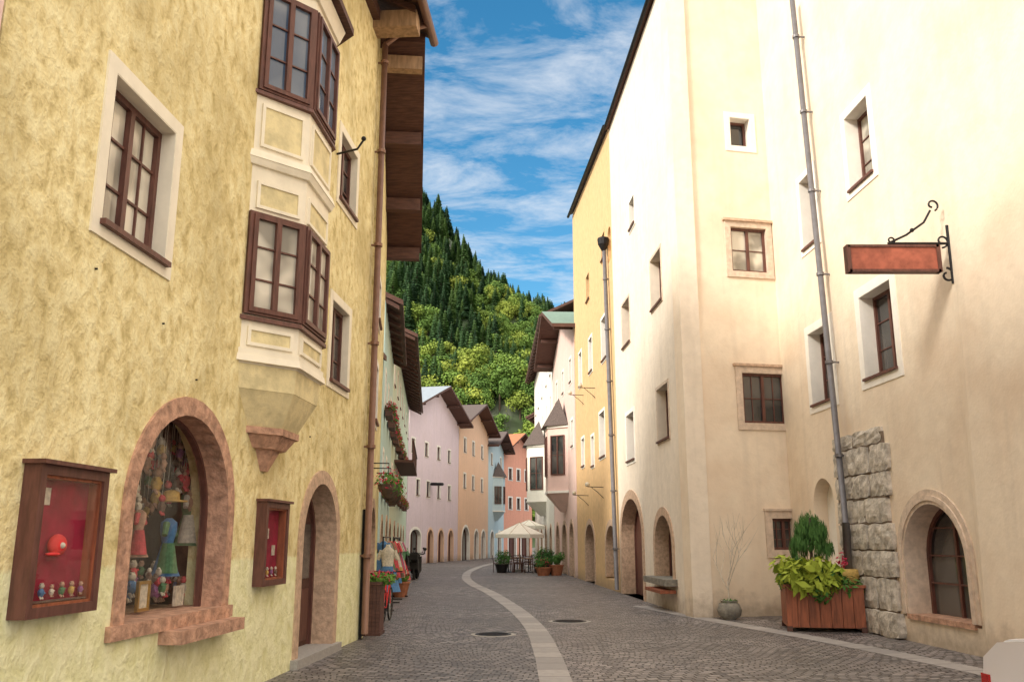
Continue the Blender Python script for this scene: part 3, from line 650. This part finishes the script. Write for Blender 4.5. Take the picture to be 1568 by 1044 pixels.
tube(s,'scroll_top','iron',scroll(6.66,6.84,.10,-1.2,4.6),.016,6); tube(s,'scroll_low','iron',scroll(6.78,5.68,.12,1.6,-4.4),.018,6); tube(s,'scroll_mid','iron',scroll(6.75,6.24,.11,-1.6,4.0),.016,6)
tube(s,'scroll_small','iron',scroll(5.95,6.25,.07,-1.5,4.0),.014,6); blob(s,'knob','iron',(6.3,Y,6.42),.035)
s.done()
# ------------------------------------------------------------------ right far
b=B('pink_gabled_house'); f=F(b,(2.98,41.45),(2.45,52),-1,'pink'); L=f.L
stdwins(f,(1.6,5,8.4),(9.2,),1,1.4); stdwins(f,(1.2,8.8),(6.0,),1,1.5); f.turret(4.6,3.0,4.0,7.4,.95,'pink',9.0,[(4.9,6.9)])
f.archopen(1,3,0,2.7,.2,.3,'stonetan',rise=.9); f.archopen(4,6.4,0,2.7,.2,.3,'stonetan',rise=.9,kind='win'); f.archopen(7.6,9.6,0,2.7,.2,.3,'stonetan',rise=.9)
f.wall([(0,0),(L,0),(L,11.8),(L/2,13.6),(0,11.8)]); f.body(0,L,11.7,10); f.gable(0,L,11.8,13.7,1.1,10,'roofgreen'); b.done()
b=B('white_tall_house'); f=F(b,(2.44,52.1),(1.93,75),-1,'white'); L=f.L
stdwins(f,(2,6,11,16,20),(11.6,9.0,6.0),1,1.5); f.turret(9,3.4,4.2,8.0,1.2,'white',9.8,[(5.0,7.2)])
for u in (3,8,13,18): f.archopen(u-1.1,u+1.1,0,2.7,.2,.3,'stonetan',rise=.9,kind='win')
f.wall(rect(0,L,0,15)); f.body(0,L,15,10); f.roof(-.2,L,14.9,.8,math.radians(25),11); b.done()
b=B('cream_bend_house'); f=F(b,(1.93,75.1),(6,92),-1,'cream'); L=f.L
stdwins(f,(3,7,11),(8.5,5.0),1,1.5); f.wall(rect(0,L,0,12)); f.body(0,L,12,10); f.roof(0,L,11.9,.8,math.radians(25),11); b.done()
# ------------------------------------------------------------------ street things
def umbrella(x,y,r,z0,z1):
    b=B('patio_umbrella'); tube(b,'pole','oldwood',[(x,y,0),(x,y,z1-.04)],.035,8); lathe(b,'base','granite',(x,y,0),[(.35,0),(.35,.1),(.06,.14)],16)
    vs=[(x,y,z1)]
    for rr_,z in ((r,z0),(r*1.01,z0-.2)):
        for k in range(8): a=math.pi/8+k*math.pi/4; vs.append((x+rr_*math.cos(a),y+rr_*math.sin(a),z))
    b.add('canopy','canvas',vs,[(0,1+k,1+(k+1)%8) for k in range(8)]+[(1+k,1+(k+1)%8,9+(k+1)%8,9+k) for k in range(8)])
    for k in range(8): tube(b,'ribs','oldwood',[vs[0],vs[1+k]],.012,5)
    b.done()
umbrella(.42,50.2,1.45,2.02,2.66); umbrella(1.1,58,1.1,2.6,3.0)
def table(x,y):
    b=B('cafe_table'); lathe(b,'top','oldwood',(x,y,.71),[(.36,0),(.38,.02),(.38,.04),(.02,.04)],16); tube(b,'leg','iron',[(x,y,.03),(x,y,.71)],.03,8); lathe(b,'foot','iron',(x,y,0),[(.24,0),(.22,.03),(.03,.05)],12); b.done()
def chair(x,y,rot):
    b=B('cafe_chair'); ca,sa=math.cos(rot),math.sin(rot)
    T=lambda p:(x+p[0]*ca-p[1]*sa,y+p[0]*sa+p[1]*ca,p[2])
    for (px,py) in ((-.2,-.2),(.2,-.2),(-.2,.2),(.2,.2)): tube(b,'legs','darkwood',[T((px*1.1,py*1.1,0)),T((px,py,.45))],.018,6)
    for px in (-.2,.2): tube(b,'back_posts','darkwood',[T((px,.2,.45)),T((px,.27,.9))],.018,6)
    for z in (.6,.72,.86): tube(b,'back_slats','darkwood',[T((-.2,.2+.07*(z-.45)/.45,z)),T((.2,.2+.07*(z-.45)/.45,z))],.02,6)
    v,fc=boxvf(-.23,.23,-.23,.23,.44,.48); b.add('seat','darkwood',[T(p) for p in v],fc); b.done()
for (x,y) in ((-.2,49.6),(.9,49.2),(.3,52)):
    table(x,y); chair(x-.6,y,1.6); chair(x+.55,y-.1,-1.5); chair(x,y-.65,3.1)
def tubplant(name,x,y,r,h,ph,mat='leafpl',seed=1,flower=False,potm='terracotta'):
    b=B(name); lathe(b,'pot',potm,(x,y,0),[(r*.7,0),(r,h),(r*1.1,h),(r*1.1,h+.05),(r*.9,h+.05)],16)
    rr=random.Random(seed)
    for k in range(7):
        a=rr.uniform(0,6.28); d=rr.uniform(0,r*.8); q=(x+d*math.cos(a),y+d*math.sin(a),h+ph*rr.uniform(.25,.8)); leaves(b,'foliage',mat,q,(r*.7,r*.7,ph*.35),120,.10,seed*5+k)
        tube(b,'stems','bark',[(x,y,h),q],.012,5)
    if flower: leaves(b,'blossoms','flower',(x,y,h+ph*.6),(r*1.1,r*1.1,ph*.5),160,.07,seed)
    b.done()
tubplant('potted_shrub',-.55,48.6,.35,.4,.8,seed=2,potm='iron'); tubplant('potted_shrub',1.5,48.4,.35,.4,.9,seed=3,potm='iron'); tubplant('potted_shrub',2.2,45.0,.35,.45,.7,seed=4); tubplant('potted_shrub',1.9,46.3,.4,.4,1.0,seed=9,potm='iron'); tubplant('flower_tub',1.55,44.8,.4,.35,.5,seed=5,flower=True)
b=B('menu_board'); wbox(b,'panel','darkwood',1.5,2.1,47,47.05,.1,1.1); wbox(b,'chalk','dark',1.55,2.05,46.985,46.998,.18,1.04); wbox(b,'legs','oldwood',1.5,1.55,47.05,47.4,0,.08); wbox(b,'legs','oldwood',2.05,2.1,47.05,47.4,0,.08); b.done()
b=B('wooden_planter'); cx,cy=5.98,17.75; rot=math.radians(-12)
def rb(part,mat,x0,x1,y0,y1,z0,z1): wbox(b,part,mat,cx+x0,cx+x1,cy+y0,cy+y1,z0,z1,rot,(cx,cy))
for k in range(7):
    a=-.70+k*.2
    for (y0,y1) in ((-.62,-.56),(.56,.62)): rb('boards','redwood',a+.004,a+.196,y0,y1,.08,.80)
for k in range(6):
    a=-.58+k*.193
    for (x0,x1) in ((-.70,-.64),(.64,.70)): rb('boards','redwood',x0,x1,a+.004,a+.19,.08,.80)
rb('rim','redwood',-.74,.74,-.66,-.55,.80,.85); rb('rim','redwood',-.74,.74,.55,.66,.80,.85); rb('rim','redwood',-.74,-.63,-.55,.55,.80,.85); rb('rim','redwood',.63,.74,-.55,.55,.80,.85)
for sx in(-1,1):
    for sy in(-1,1): rb('feet','darkwood',sx*.66-.05,sx*.66+.05,sy*.58-.05,sy*.58+.05,0,.10)
rb('soil','bark',-.63,.63,-.55,.55,.70,.76)
rr=random.Random(5)
for k in range(14):
    a=rr.uniform(2.2,5.2); leaves(b,'yellow_leaves','leafye',(cx+.55*math.cos(a)-.2,cy-.25+.5*math.sin(a),.95+rr.uniform(-.12,.25)),(.24,.24,.2),40,.24,k)
for k in range(20):
    a=rr.uniform(0,6.28); leaves(b,'green_leaves','leafdk' if k%2 else 'leafpl',(cx+.72*math.cos(a),cy-.1+.62*math.sin(a),.88+rr.uniform(-.18,.15)),(.2,.2,.2),80,.13,100+k)
tube(b,'stem','bark',[(cx-.15,cy,.75),(cx-.12,cy,1.4),(cx-.1,cy,2.1)],.04,8,.02)
for k in range(80):
    a=rr.uniform(0,6.28); d=.37*math.sqrt(rr.random()); zz=2.16-d*d*2.2-rr.uniform(0,.68)*(.35+d*1.9)
    leaves(b,'weeping_crown','leafdk',(cx-.12+d*math.cos(a),cy+d*math.sin(a),zz),(.09,.09,.15),75,.12,200+k,hang=True)
lathe(b,'basket','c4',(cx+.38,cy-.3,.86),[(.2,0),(.28,.12),(.26,.25),(.22,.27)],16); leaves(b,'red_bloom','flower',(cx+.38,cy-.3,1.28),(.13,.13,.16),70,.1,9)
b.done(smooth=('stem','basket'))
b=B('potted_twig_tree'); x,y=4.72,19.95
lathe(b,'pot','stonegrey',(x,y,0),[(.12,0),(.24,.08),(.27,.2),(.22,.32),(.17,.36),(.2,.39),(.16,.39)],18); leaves(b,'moss','leafpl',(x,y,.38),(.2,.2,.06),120,.05,4)
rr=random.Random(21)
def twig(p,d,L,r,lv):
    pts=[p];dd=d
    for i in range(4): dd=(dd+Vector((rr.uniform(-.14,.14),rr.uniform(-.14,.14),rr.uniform(0,.1)))).normalized(); pts.append(pts[-1]+dd*L/4)
    tube(b,'branches','twig',pts,r,6,r*.55)
    if lv>0:
        for k in range(3 if lv>1 else 2):
            q=pts[rr.choice([2,3,4])]; nd=(dd+Vector((rr.uniform(-.8,.8),rr.uniform(-.5,.5),rr.uniform(-.1,.4)))).normalized(); twig(q,nd,L*.72,r*.6,lv-1)
tube(b,'trunk','twig',[(x,y,.3),(x,y,.8)],.018,6)
for k in range(4): twig(Vector((x,y,.6+.07*k)),Vector((rr.uniform(-.8,.8),rr.uniform(-.4,.4),1)).normalized(),.75,.013,2)
b.done(smooth=('pot',))
b=B('flower_planter_box')
for k in range(4): wbox(b,'boards','darkwood',-2.66+k*.07,-2.595+k*.07,16.55,16.6,.05,.88)
wbox(b,'body','brown',-2.66,-2.38,16.6,17.1,.05,.88); wbox(b,'rim','darkwood',-2.69,-2.35,16.52,17.13,.88,.93); wbox(b,'plinth','darkwood',-2.68,-2.36,16.53,17.12,0,.05)
for k in range(9): leaves(b,'foliage','leafpl',(-2.62+.05*k,16.7+.05*(k%3),.98),(.13,.2,.11),70,.09,k+60); leaves(b,'flowers','flower',(-2.62+.05*k,16.7+.05*(k%3),1.02),(.13,.2,.11),30,.07,k+80)
b.done()
b=B('street_post'); tube(b,'post','iron',[(-2.62,15.95,0),(-2.62,15.95,2.2)],.03,8); wbox(b,'red_band','redcap',-2.72,-2.56,16.0,16.08,.35,.75); wbox(b,'white_band','c2',-2.72,-2.56,16.0,16.08,.75,.95); wbox(b,'box','darkwood',-2.74,-2.54,15.98,16.1,.05,.35); b.done()
def rack(x,y,n,seed):
    b=B('clothes_rack'); rr=random.Random(seed)
    for yy in (y-.7,y+.7):
        tube(b,'posts','iron',[(x,yy,.05),(x,yy,1.75)],.02,6); tube(b,'feet','iron',[(x-.3,yy,.03),(x+.3,yy,.03)],.02,6)
    tube(b,'rail','iron',[(x,y-.7,1.75),(x,y+.7,1.75)],.02,6)
    for k in range(n):
        yy=y-.6+1.2*k/(n-1); h=rr.uniform(.8,1.2); m_='c%d'%rr.randrange(8); m2='c%d'%rr.randrange(8)
        lathe(b,'dresses',m_,(x,yy,1.65-h),[(.26,0),(.2,h*.3),(.11,h*.6),(.17,h*.88),(.04,h)],12,1,.35); lathe(b,'dress_hems',m2,(x,yy,1.65-h),[(.27,0),(.25,h*.12)],12,1,.36)
        for sg in (-1,1): tube(b,'sleeves',m_,[(x+sg*.12,yy,1.6),(x+sg*.24,yy,1.35)],.05,6,.04)
    b.done()
rack(-3.35,24.2,8,1); rack(-3.45,27.0,8,2); rack(-4.0,31.5,8,3); rack(-5.0,39,7,4)
def mannequin(x,y,m1,m2):
    b=B('dress_form_mannequin'); tube(b,'stand','iron',[(x,y,0),(x,y,.9)],.02,6); lathe(b,'foot','iron',(x,y,0),[(.2,0),(.18,.03),(.02,.05)],12)
    lathe(b,'skirt',m1,(x,y,.45),[(.34,0),(.28,.2),(.16,.5),(.13,.6)],16,1,.7); lathe(b,'bodice',m2,(x,y,1.05),[(.13,0),(.17,.25),(.17,.36),(.06,.46),(.05,.52)],16,1,.7)
    for sg in(-1,1): tube(b,'sleeves',m2,[(x+sg*.15,y,1.42),(x+sg*.24,y,1.2)],.06,8,.045)
    b.done(smooth=('skirt','bodice'))
mannequin(-3.05,22.3,'c1','c2'); mannequin(-3.55,29.0,'c0','c3'); mannequin(-4.3,34,'c5','c2')
for k,(x,y) in enumerate(((-3.4,21.4),(-3.4,27.8),(-4.0,29.8),(-4.7,36),(-5.3,41),(-5.9,52))): tubplant('flower_tub',x,y,.28,.4,.55,seed=30+k,flower=True)
def bicycle(x,y):
    b=B('bicycle')
    for yy in (y-.52,y+.52):
        n=20; pts=[(x,yy+.33*math.cos(2*math.pi*i/n),.35+.33*math.sin(2*math.pi*i/n)) for i in range(n+1)]; tube(b,'tyres','rubber',pts,.02,6)
        for k in range(8): a=k*math.pi/8; tube(b,'spokes','granite',[(x,yy+.32*math.cos(a),.35+.32*math.sin(a)),(x,yy-.32*math.cos(a),.35-.32*math.sin(a))],.003,4)
    S=(x,y-.18,.85);BB=(x,y-.1,.3);H=(x,y+.38,.85)
    for a,c in ((S,BB),(BB,H),(S,H),(S,(x,y-.52,.35)),(BB,(x,y-.52,.35)),((x,y+.36,.98),(x,y+.52,.35))): tube(b,'frame','redcap',[a,c],.016,6)
    tube(b,'handlebar','iron',[(x-.28,y+.25,1.02),(x,y+.36,1.0),(x+.28,y+.25,1.02)],.013,6); wbox(b,'saddle','rubber',x-.06,x+.06,y-.3,y-.05,.9,.94); tube(b,'post','iron',[S,(x,y-.2,.92)],.014,6); b.done()
bicycle(-2.62,19.2)
def scooter(x,y):
    b=B('motor_scooter')
    for yy in (y-.62,y+.62):
        n=16; pts=[(x,yy+.2*math.cos(2*math.pi*i/n),.24+.2*math.sin(2*math.pi*i/n)) for i in range(n+1)]; tube(b,'tyres','rubber',pts,.05,8); lathe(b,'hubs','iron',(x,yy,.2),[(.06,0),(.06,.08)],10)
    prof=[(-.75,.45),(-.7,.75),(-.2,.8),(0,.5),(.3,.32),(.42,.5),(.5,.95),(.58,.95),(.55,.3),(.1,.22),(-.5,.3)]
    vs=[(x+sx*.17,y+p,z) for sx in(-1,1) for p,z in prof]; n=len(prof)
    b.add('body','dark',vs,[tuple(range(n)),tuple(range(n,2*n))]+[(i,(i+1)%n,n+(i+1)%n,n+i) for i in range(n)])
    wbox(b,'seat','rubber',x-.15,x+.15,y-.75,y-.15,.80,.88); tube(b,'handlebar','iron',[(x-.33,y+.45,1.08),(x,y+.52,1.02),(x+.33,y+.45,1.08)],.02,6); blob(b,'headlight','c2',(x,y+.62,.85),.07)
    tube(b,'mirror','iron',[(x+.3,y+.45,1.08),(x+.36,y+.4,1.25)],.012,5); blob(b,'mirror_head','iron',(x+.36,y+.4,1.28),.06,(1,.3,1)); wbox(b,'top_case','dark',x-.18,x+.18,y-1.0,y-.7,.85,1.1); b.done()
scooter(-4.45,42.5); scooter(-4.9,46.2); scooter(-5.2,44.5); scooter(-4.3,40.6)
# car
b=B('parked_car'); X0,X1=3.12,4.87; prof=[(6.18,.30),(6.25,.55),(6.18,.93),(6.02,1.03),(5.45,1.10),(4.75,1.45),(3.6,1.50),(2.7,1.42),(2.1,.98),(1.5,.88),(1.35,.6),(1.4,.28)]
n=len(prof); vs=[]
for (x,k) in ((X0,0),(X0+.10,1),(X1-.10,1),(X1,0)):
    for (y,z) in prof:
        ins=.10*max(0,(z-1.0))/.45 if k==0 else 0
        zz=z if k else z-.04*(z>.8); vs.append((x+(ins*1.3 if x<4 else -ins*1.3),y-(.0 if k else .05*(1 if y>4 else -1)),zz))
fs=[]
for s_ in range(3):
    for i_ in range(n): j_=(i_+1)%n; fs.append((s_*n+i_,s_*n+j_,(s_+1)*n+j_,(s_+1)*n+i_))
fs+= [tuple(range(n)),tuple(range(3*n,4*n))]; b.add('body','carpaint',vs,fs)
for xx in (X0+.1,X1-.1):
    for yy in (2.1,5.35):
        sgn=-1 if xx<4 else 1
        tube(b,'tyres','rubber',[(xx-sgn*.12,yy,.32),(xx+sgn*.11,yy,.32)],.32,24); tube(b,'rims','pipe',[(xx,yy,.32),(xx+sgn*.118,yy,.32)],.2,16)
b.add('rear_window','glass',[(3.45,5.36,1.155),(4.55,5.36,1.155),(4.5,4.85,1.415),(3.5,4.85,1.415)],[(0,1,2,3)])
b.add('windscreen','glass',[(3.45,2.08,1.02),(4.55,2.08,1.02),(4.5,2.62,1.40),(3.5,2.62,1.40)],[(0,1,2,3)])
for xx in (X0+.03,X1-.03):
    s_=.06 if xx<4 else -.06
    b.add('side_windows','glass',[(xx-s_*.6,5.1,1.06),(xx-s_*.6,2.4,1.0),(xx+s_*1.2,2.8,1.36),(xx+s_*1.2,4.7,1.38)],[(0,1,2,3)])
wbox(b,'tail_lights','taillight',X0-.006,X0+.035,6.10,6.2,.66,.80); wbox(b,'tail_lights','taillight',X1-.035,X1+.006,6.10,6.2,.66,.80); wbox(b,'bumper','carpaint',X0+.05,X1-.05,6.1,6.29,.32,.55); wbox(b,'number_plate','c2',3.75,4.25,6.22,6.26,.6,.72)
wbox(b,'head_lights','c2',X0+.02,X0+.3,1.32,1.42,.62,.75); wbox(b,'head_lights','c2',X1-.3,X1-.02,1.32,1.42,.62,.75)
root=b.done(smooth=('tyres','body'))
for ch in root.children:
    if ch.name.startswith('body'):
        md=ch.modifiers.new('bevel','BEVEL'); md.width=.045; md.segments=3; md.limit_method='ANGLE'; md.angle_limit=math.radians(25)
# ------------------------------------------------------------------ mountain + forest
def hnoise(x,y):
    return 7*math.sin(x*.05+1.3)*math.cos(y*.043)+4*math.sin(x*.13+y*.09)+2.5*math.sin(x*.29-y*.21+2)
RX=[(-400,310),(-200,265),(-90,222),(-51,192),(-30,165),(-16,146),(2,134),(20,124),(60,110),(150,88),(400,55)]
def ridge(x):
    for (a,ha),(c,hc) in zip(RX,RX[1:]):
        if x<=c: return ha+(hc-ha)*max(0,(x-a)/(c-a))
    return RX[-1][1]
def hz(x,y):
    t=(y-235)/(500-235)
    if t<=0: return .02
    t2=min(t,1); s=t2**1.05
    h=ridge(x)*s+hnoise(x,y)*min(1,t*3)*(1 if t<.93 else max(.3,1-(t-.93)*4))
    c=max(0,min(1,(y-288)/9)); c=c*c*(3-2*c); h+=17*c*(1-t2)*max(0,min(1,(x+60)/20))
    if y>500: h=ridge(x)-(y-500)*.4
    return h
vs=[];fs=[]; nx,ny=120,70
for j in range(ny+1):
    for i_ in range(nx+1):
        x=-400+800*i_/nx; y=230+(640-230)*j/ny; vs.append((x,y,hz(x,y)))
for j in range(ny):
    for i_ in range(nx): a=j*(nx+1)+i_; fs.append((a,a+1,a+nx+2,a+nx+1))
me=bpy.data.meshes.new('mountain'); me.from_pydata(vs,[],fs); me.materials.append(M['terrain'])
for p in me.polygons: p.use_smooth=True
o=bpy.data.objects.new('mountain_terrain',me); COL.objects.link(o)
def conifer(seed):
    rr=random.Random(seed); vs=[];fs=[]; mi=[]
    def q(a,b_,c,d,m): o=len(vs); vs.extend([a,b_,c,d]); fs.append((o,o+1,o+2,o+3)); mi.append(m)
    for k in range(6):
        a=k*math.pi/3;a2=(k+1)*math.pi/3; r0=.022; q((r0*math.cos(a),r0*math.sin(a),0),(r0*math.cos(a2),r0*math.sin(a2),0),(.002*math.cos(a2),.002*math.sin(a2),1),(.002*math.cos(a),.002*math.sin(a),1),1)
    nl=17
    for l in range(nl):
        t=l/(nl-1); z=.10+.88*t; R0=.20*(1-t)**.8+.012; nb=int(10-4*t); ph=rr.uniform(0,6)
        for k in range(nb):
            a=ph+2*math.pi*k/nb+rr.uniform(-.25,.25); r=R0*rr.uniform(.6,1.2); dz=r*rr.uniform(.25,.5); w=.055*(1-t*.6)*rr.uniform(.7,1.2)
            c,s=math.cos(a),math.sin(a)
            p0=Vector((0,0,z)); pm=Vector((c*r*.55,s*r*.55,z-dz*.25)); pe=Vector((c*r,s*r,z-dz)); side=Vector((-s,c,0))*w
            q(p0,pm-side,pe,pm+side,0); q(pm,pm-side*1.1-Vector((0,0,.03)),pe-Vector((0,0,.03)),pm+side*.3-Vector((0,0,.05)),0)
            q(pm*.6+p0*.4,pm+side*1.3-Vector((0,0,.035)),pe-side*.3,pm,0)
    me=bpy.data.meshes.new('conifer'); me.from_pydata(vs,[],fs); me.materials.append(M['leafcon']); me.materials.append(M['bark'])
    for p,m_ in zip(me.polygons,mi): p.material_index=m_
    return me
def broadleaf(seed):
    rr=random.Random(seed); vs=[];fs=[];mi=[]
    lob=[(Vector((rr.uniform(-.22,.22),rr.uniform(-.22,.22),rr.uniform(.4,.82))),rr.uniform(.12,.21)) for k in range(11)]
    for k in range(6):
        a=k*math.pi/3;a2=(k+1)*math.pi/3;o=len(vs); vs+= [(.03*math.cos(a),.03*math.sin(a),0),(.03*math.cos(a2),.03*math.sin(a2),0),(.01*math.cos(a2),.01*math.sin(a2),.7),(.01*math.cos(a),.01*math.sin(a),.7)]; fs.append((o,o+1,o+2,o+3)); mi.append(1)
    for c,r in lob:
        o=len(vs); s=Vector((.006,.006,0)); vs+= [Vector((0,0,.3))-s,Vector((0,0,.3))+s,c+s*.5,c-s*.5]; fs.append((o,o+1,o+2,o+3)); mi.append(1)
        for k in range(110):
            d=Vector((rr.gauss(0,1),rr.gauss(0,1),rr.gauss(0,1))).normalized(); p=c+d*r*rr.uniform(.6,1.08)
            nrm=(d*1.2+Vector((rr.uniform(-.6,.6),rr.uniform(-.6,.6),rr.uniform(-.1,.9)))).normalized(); t=nrm.cross(Vector((rr.uniform(-1,1),rr.uniform(-1,1),.3))).normalized(); s=nrm.cross(t); L=rr.uniform(.018,.04)
            o=len(vs); vs+= [p-t*L,p+s*L*.7,p+t*L,p-s*L*.7]; fs.append((o,o+1,o+2,o+3)); mi.append(0)
    me=bpy.data.meshes.new('broadleaf'); me.from_pydata(vs,[],fs); me.materials.append(M['leafdec']); me.materials.append(M['bark'])
    for p,m_ in zip(me.polygons,mi): p.material_index=m_
    return me
cons=[conifer(k) for k in range(4)]; decs=[broadleaf(k+50) for k in range(5)]
root=bpy.data.objects.new('forest',None); COL.objects.link(root)
rr=random.Random(99)
def put(me,x,y,z,h,wd):
    o=bpy.data.objects.new('tree',me); o.location=(x,y,z); o.rotation_euler=(rr.uniform(-.04,.04),rr.uniform(-.04,.04),rr.uniform(0,6.28)); o.scale=(h*wd,h*wd,h); COL.objects.link(o); o.parent=root
def scatter(x0,x1,y0,y1,n):
    for k in range(n):
        x=rr.uniform(x0,x1); y=rr.uniform(y0,y1); z=hz(x,y)
        mixn=math.sin(x*.06+.7)+math.cos(y*.045+x*.03)+.008*(390-y)-.012*(x+10)+rr.gauss(0,.8)-.012*max(0,325-y)
        if 286<y<299 and x>-48 and math.sin(x*.23+1)+math.sin(x*.11)>.3 and rr.random()<.7: continue
        if mixn<.1 : put(rr.choice(cons),x,y,z-.5,rr.uniform(9,20),rr.uniform(.9,1.4))
        else: put(rr.choice(decs),x,y,z-1.5,rr.uniform(8,14),rr.uniform(.9,1.35))
scatter(-90,40,240,505,2100); scatter(-60,30,240,330,350); scatter(-200,-90,240,505,400); scatter(40,160,240,505,400)
for k in range(50): x=-80+120*k/50+rr.uniform(-1.5,1.5); put(rr.choice(cons),x,500+rr.uniform(-6,4),ridge(x)-2,rr.uniform(7,18),rr.uniform(.7,1.1))
# ------------------------------------------------------------------ sky, sun, camera
w=bpy.data.worlds.new('World'); sc.world=w; w.use_nodes=True; nt=w.node_tree; bg=nt.nodes['Background']
SEL=math.radians(30); AZ=math.atan2(-.82,-.57)
sky=N(nt,'ShaderNodeTexSky',sky_type='NISHITA'); sky.sun_disc=False; sky.sun_elevation=SEL; sky.sun_rotation=AZ%(2*math.pi); sky.air_density=1.0; sky.dust_density=.6; sky.ozone_density=2.5
tc=N(nt,'ShaderNodeTexCoord'); sp=N(nt,'ShaderNodeSeparateXYZ'); nt.links.new(tc.outputs['Generated'],sp.inputs[0])
zc=math_(nt,'MAXIMUM',sp.outputs['Z'],.05); ux=math_(nt,'DIVIDE',sp.outputs['X'],zc); uy=math_(nt,'DIVIDE',sp.outputs['Y'],zc)
cb=N(nt,'ShaderNodeCombineXYZ'); nt.links.new(ux,cb.inputs[0]); nt.links.new(uy,cb.inputs[1])
mp=N(nt,'ShaderNodeMapping'); mp.inputs['Rotation'].default_value=(0,0,.6); mp.inputs['Scale'].default_value=(1.0,1.5,1); nt.links.new(cb.outputs[0],mp.inputs[0])
cn=noise(nt,2.9,6,.66,vec=mp.outputs[0],dist=.35); cn2=noise(nt,.8,2,.5,vec=cb.outputs[0])
cm=math_(nt,'ADD',math_(nt,'MULTIPLY',cn,.8),math_(nt,'MULTIPLY',cn2,.3))
cf=ramp(nt,cm,[(.49,(0,0,0)),(.62,(.38,)*3),(.80,(.9,)*3)])
hs=N(nt,'ShaderNodeHueSaturation'); hs.inputs['Hue'].default_value=.485; hs.inputs['Saturation'].default_value=1.32; hs.inputs['Value'].default_value=1.35; nt.links.new(sky.outputs[0],hs.inputs['Color'])
col=mix(nt,cf,hs.outputs[0],(6.8,7.0,7.3))
# added bright sky glow, out of view overhead and behind, lifts ambient light
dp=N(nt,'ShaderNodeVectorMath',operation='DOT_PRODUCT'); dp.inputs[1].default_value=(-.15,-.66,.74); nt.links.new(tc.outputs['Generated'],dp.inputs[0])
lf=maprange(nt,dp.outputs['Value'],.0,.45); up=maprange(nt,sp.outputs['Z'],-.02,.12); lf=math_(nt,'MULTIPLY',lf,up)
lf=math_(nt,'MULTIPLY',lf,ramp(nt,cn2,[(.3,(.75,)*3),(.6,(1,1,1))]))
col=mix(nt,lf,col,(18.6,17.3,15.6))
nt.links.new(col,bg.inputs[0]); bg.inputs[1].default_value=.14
sd=bpy.data.lights.new('sun','SUN'); sd.energy=4.3; sd.angle=math.radians(13); sd.color=(1,.92,.80)
so=bpy.data.objects.new('sun',sd); COL.objects.link(so)
dv=Vector((-.82*math.cos(SEL),-.57*math.cos(SEL),math.sin(SEL))); so.rotation_euler=dv.to_track_quat('Z','Y').to_euler()
cd=bpy.data.cameras.new('camera'); cd.lens=36*1350/1568; cd.sensor_width=36; cd.clip_end=3000; cd.clip_start=.05
co=bpy.data.objects.new('camera',cd); COL.objects.link(co); co.location=(0,0,1.65); co.rotation_euler=(math.radians(90+12.771),0,0); sc.camera=co
sc.view_settings.view_transform='Standard'; sc.view_settings.look='None'; sc.view_settings.exposure=0
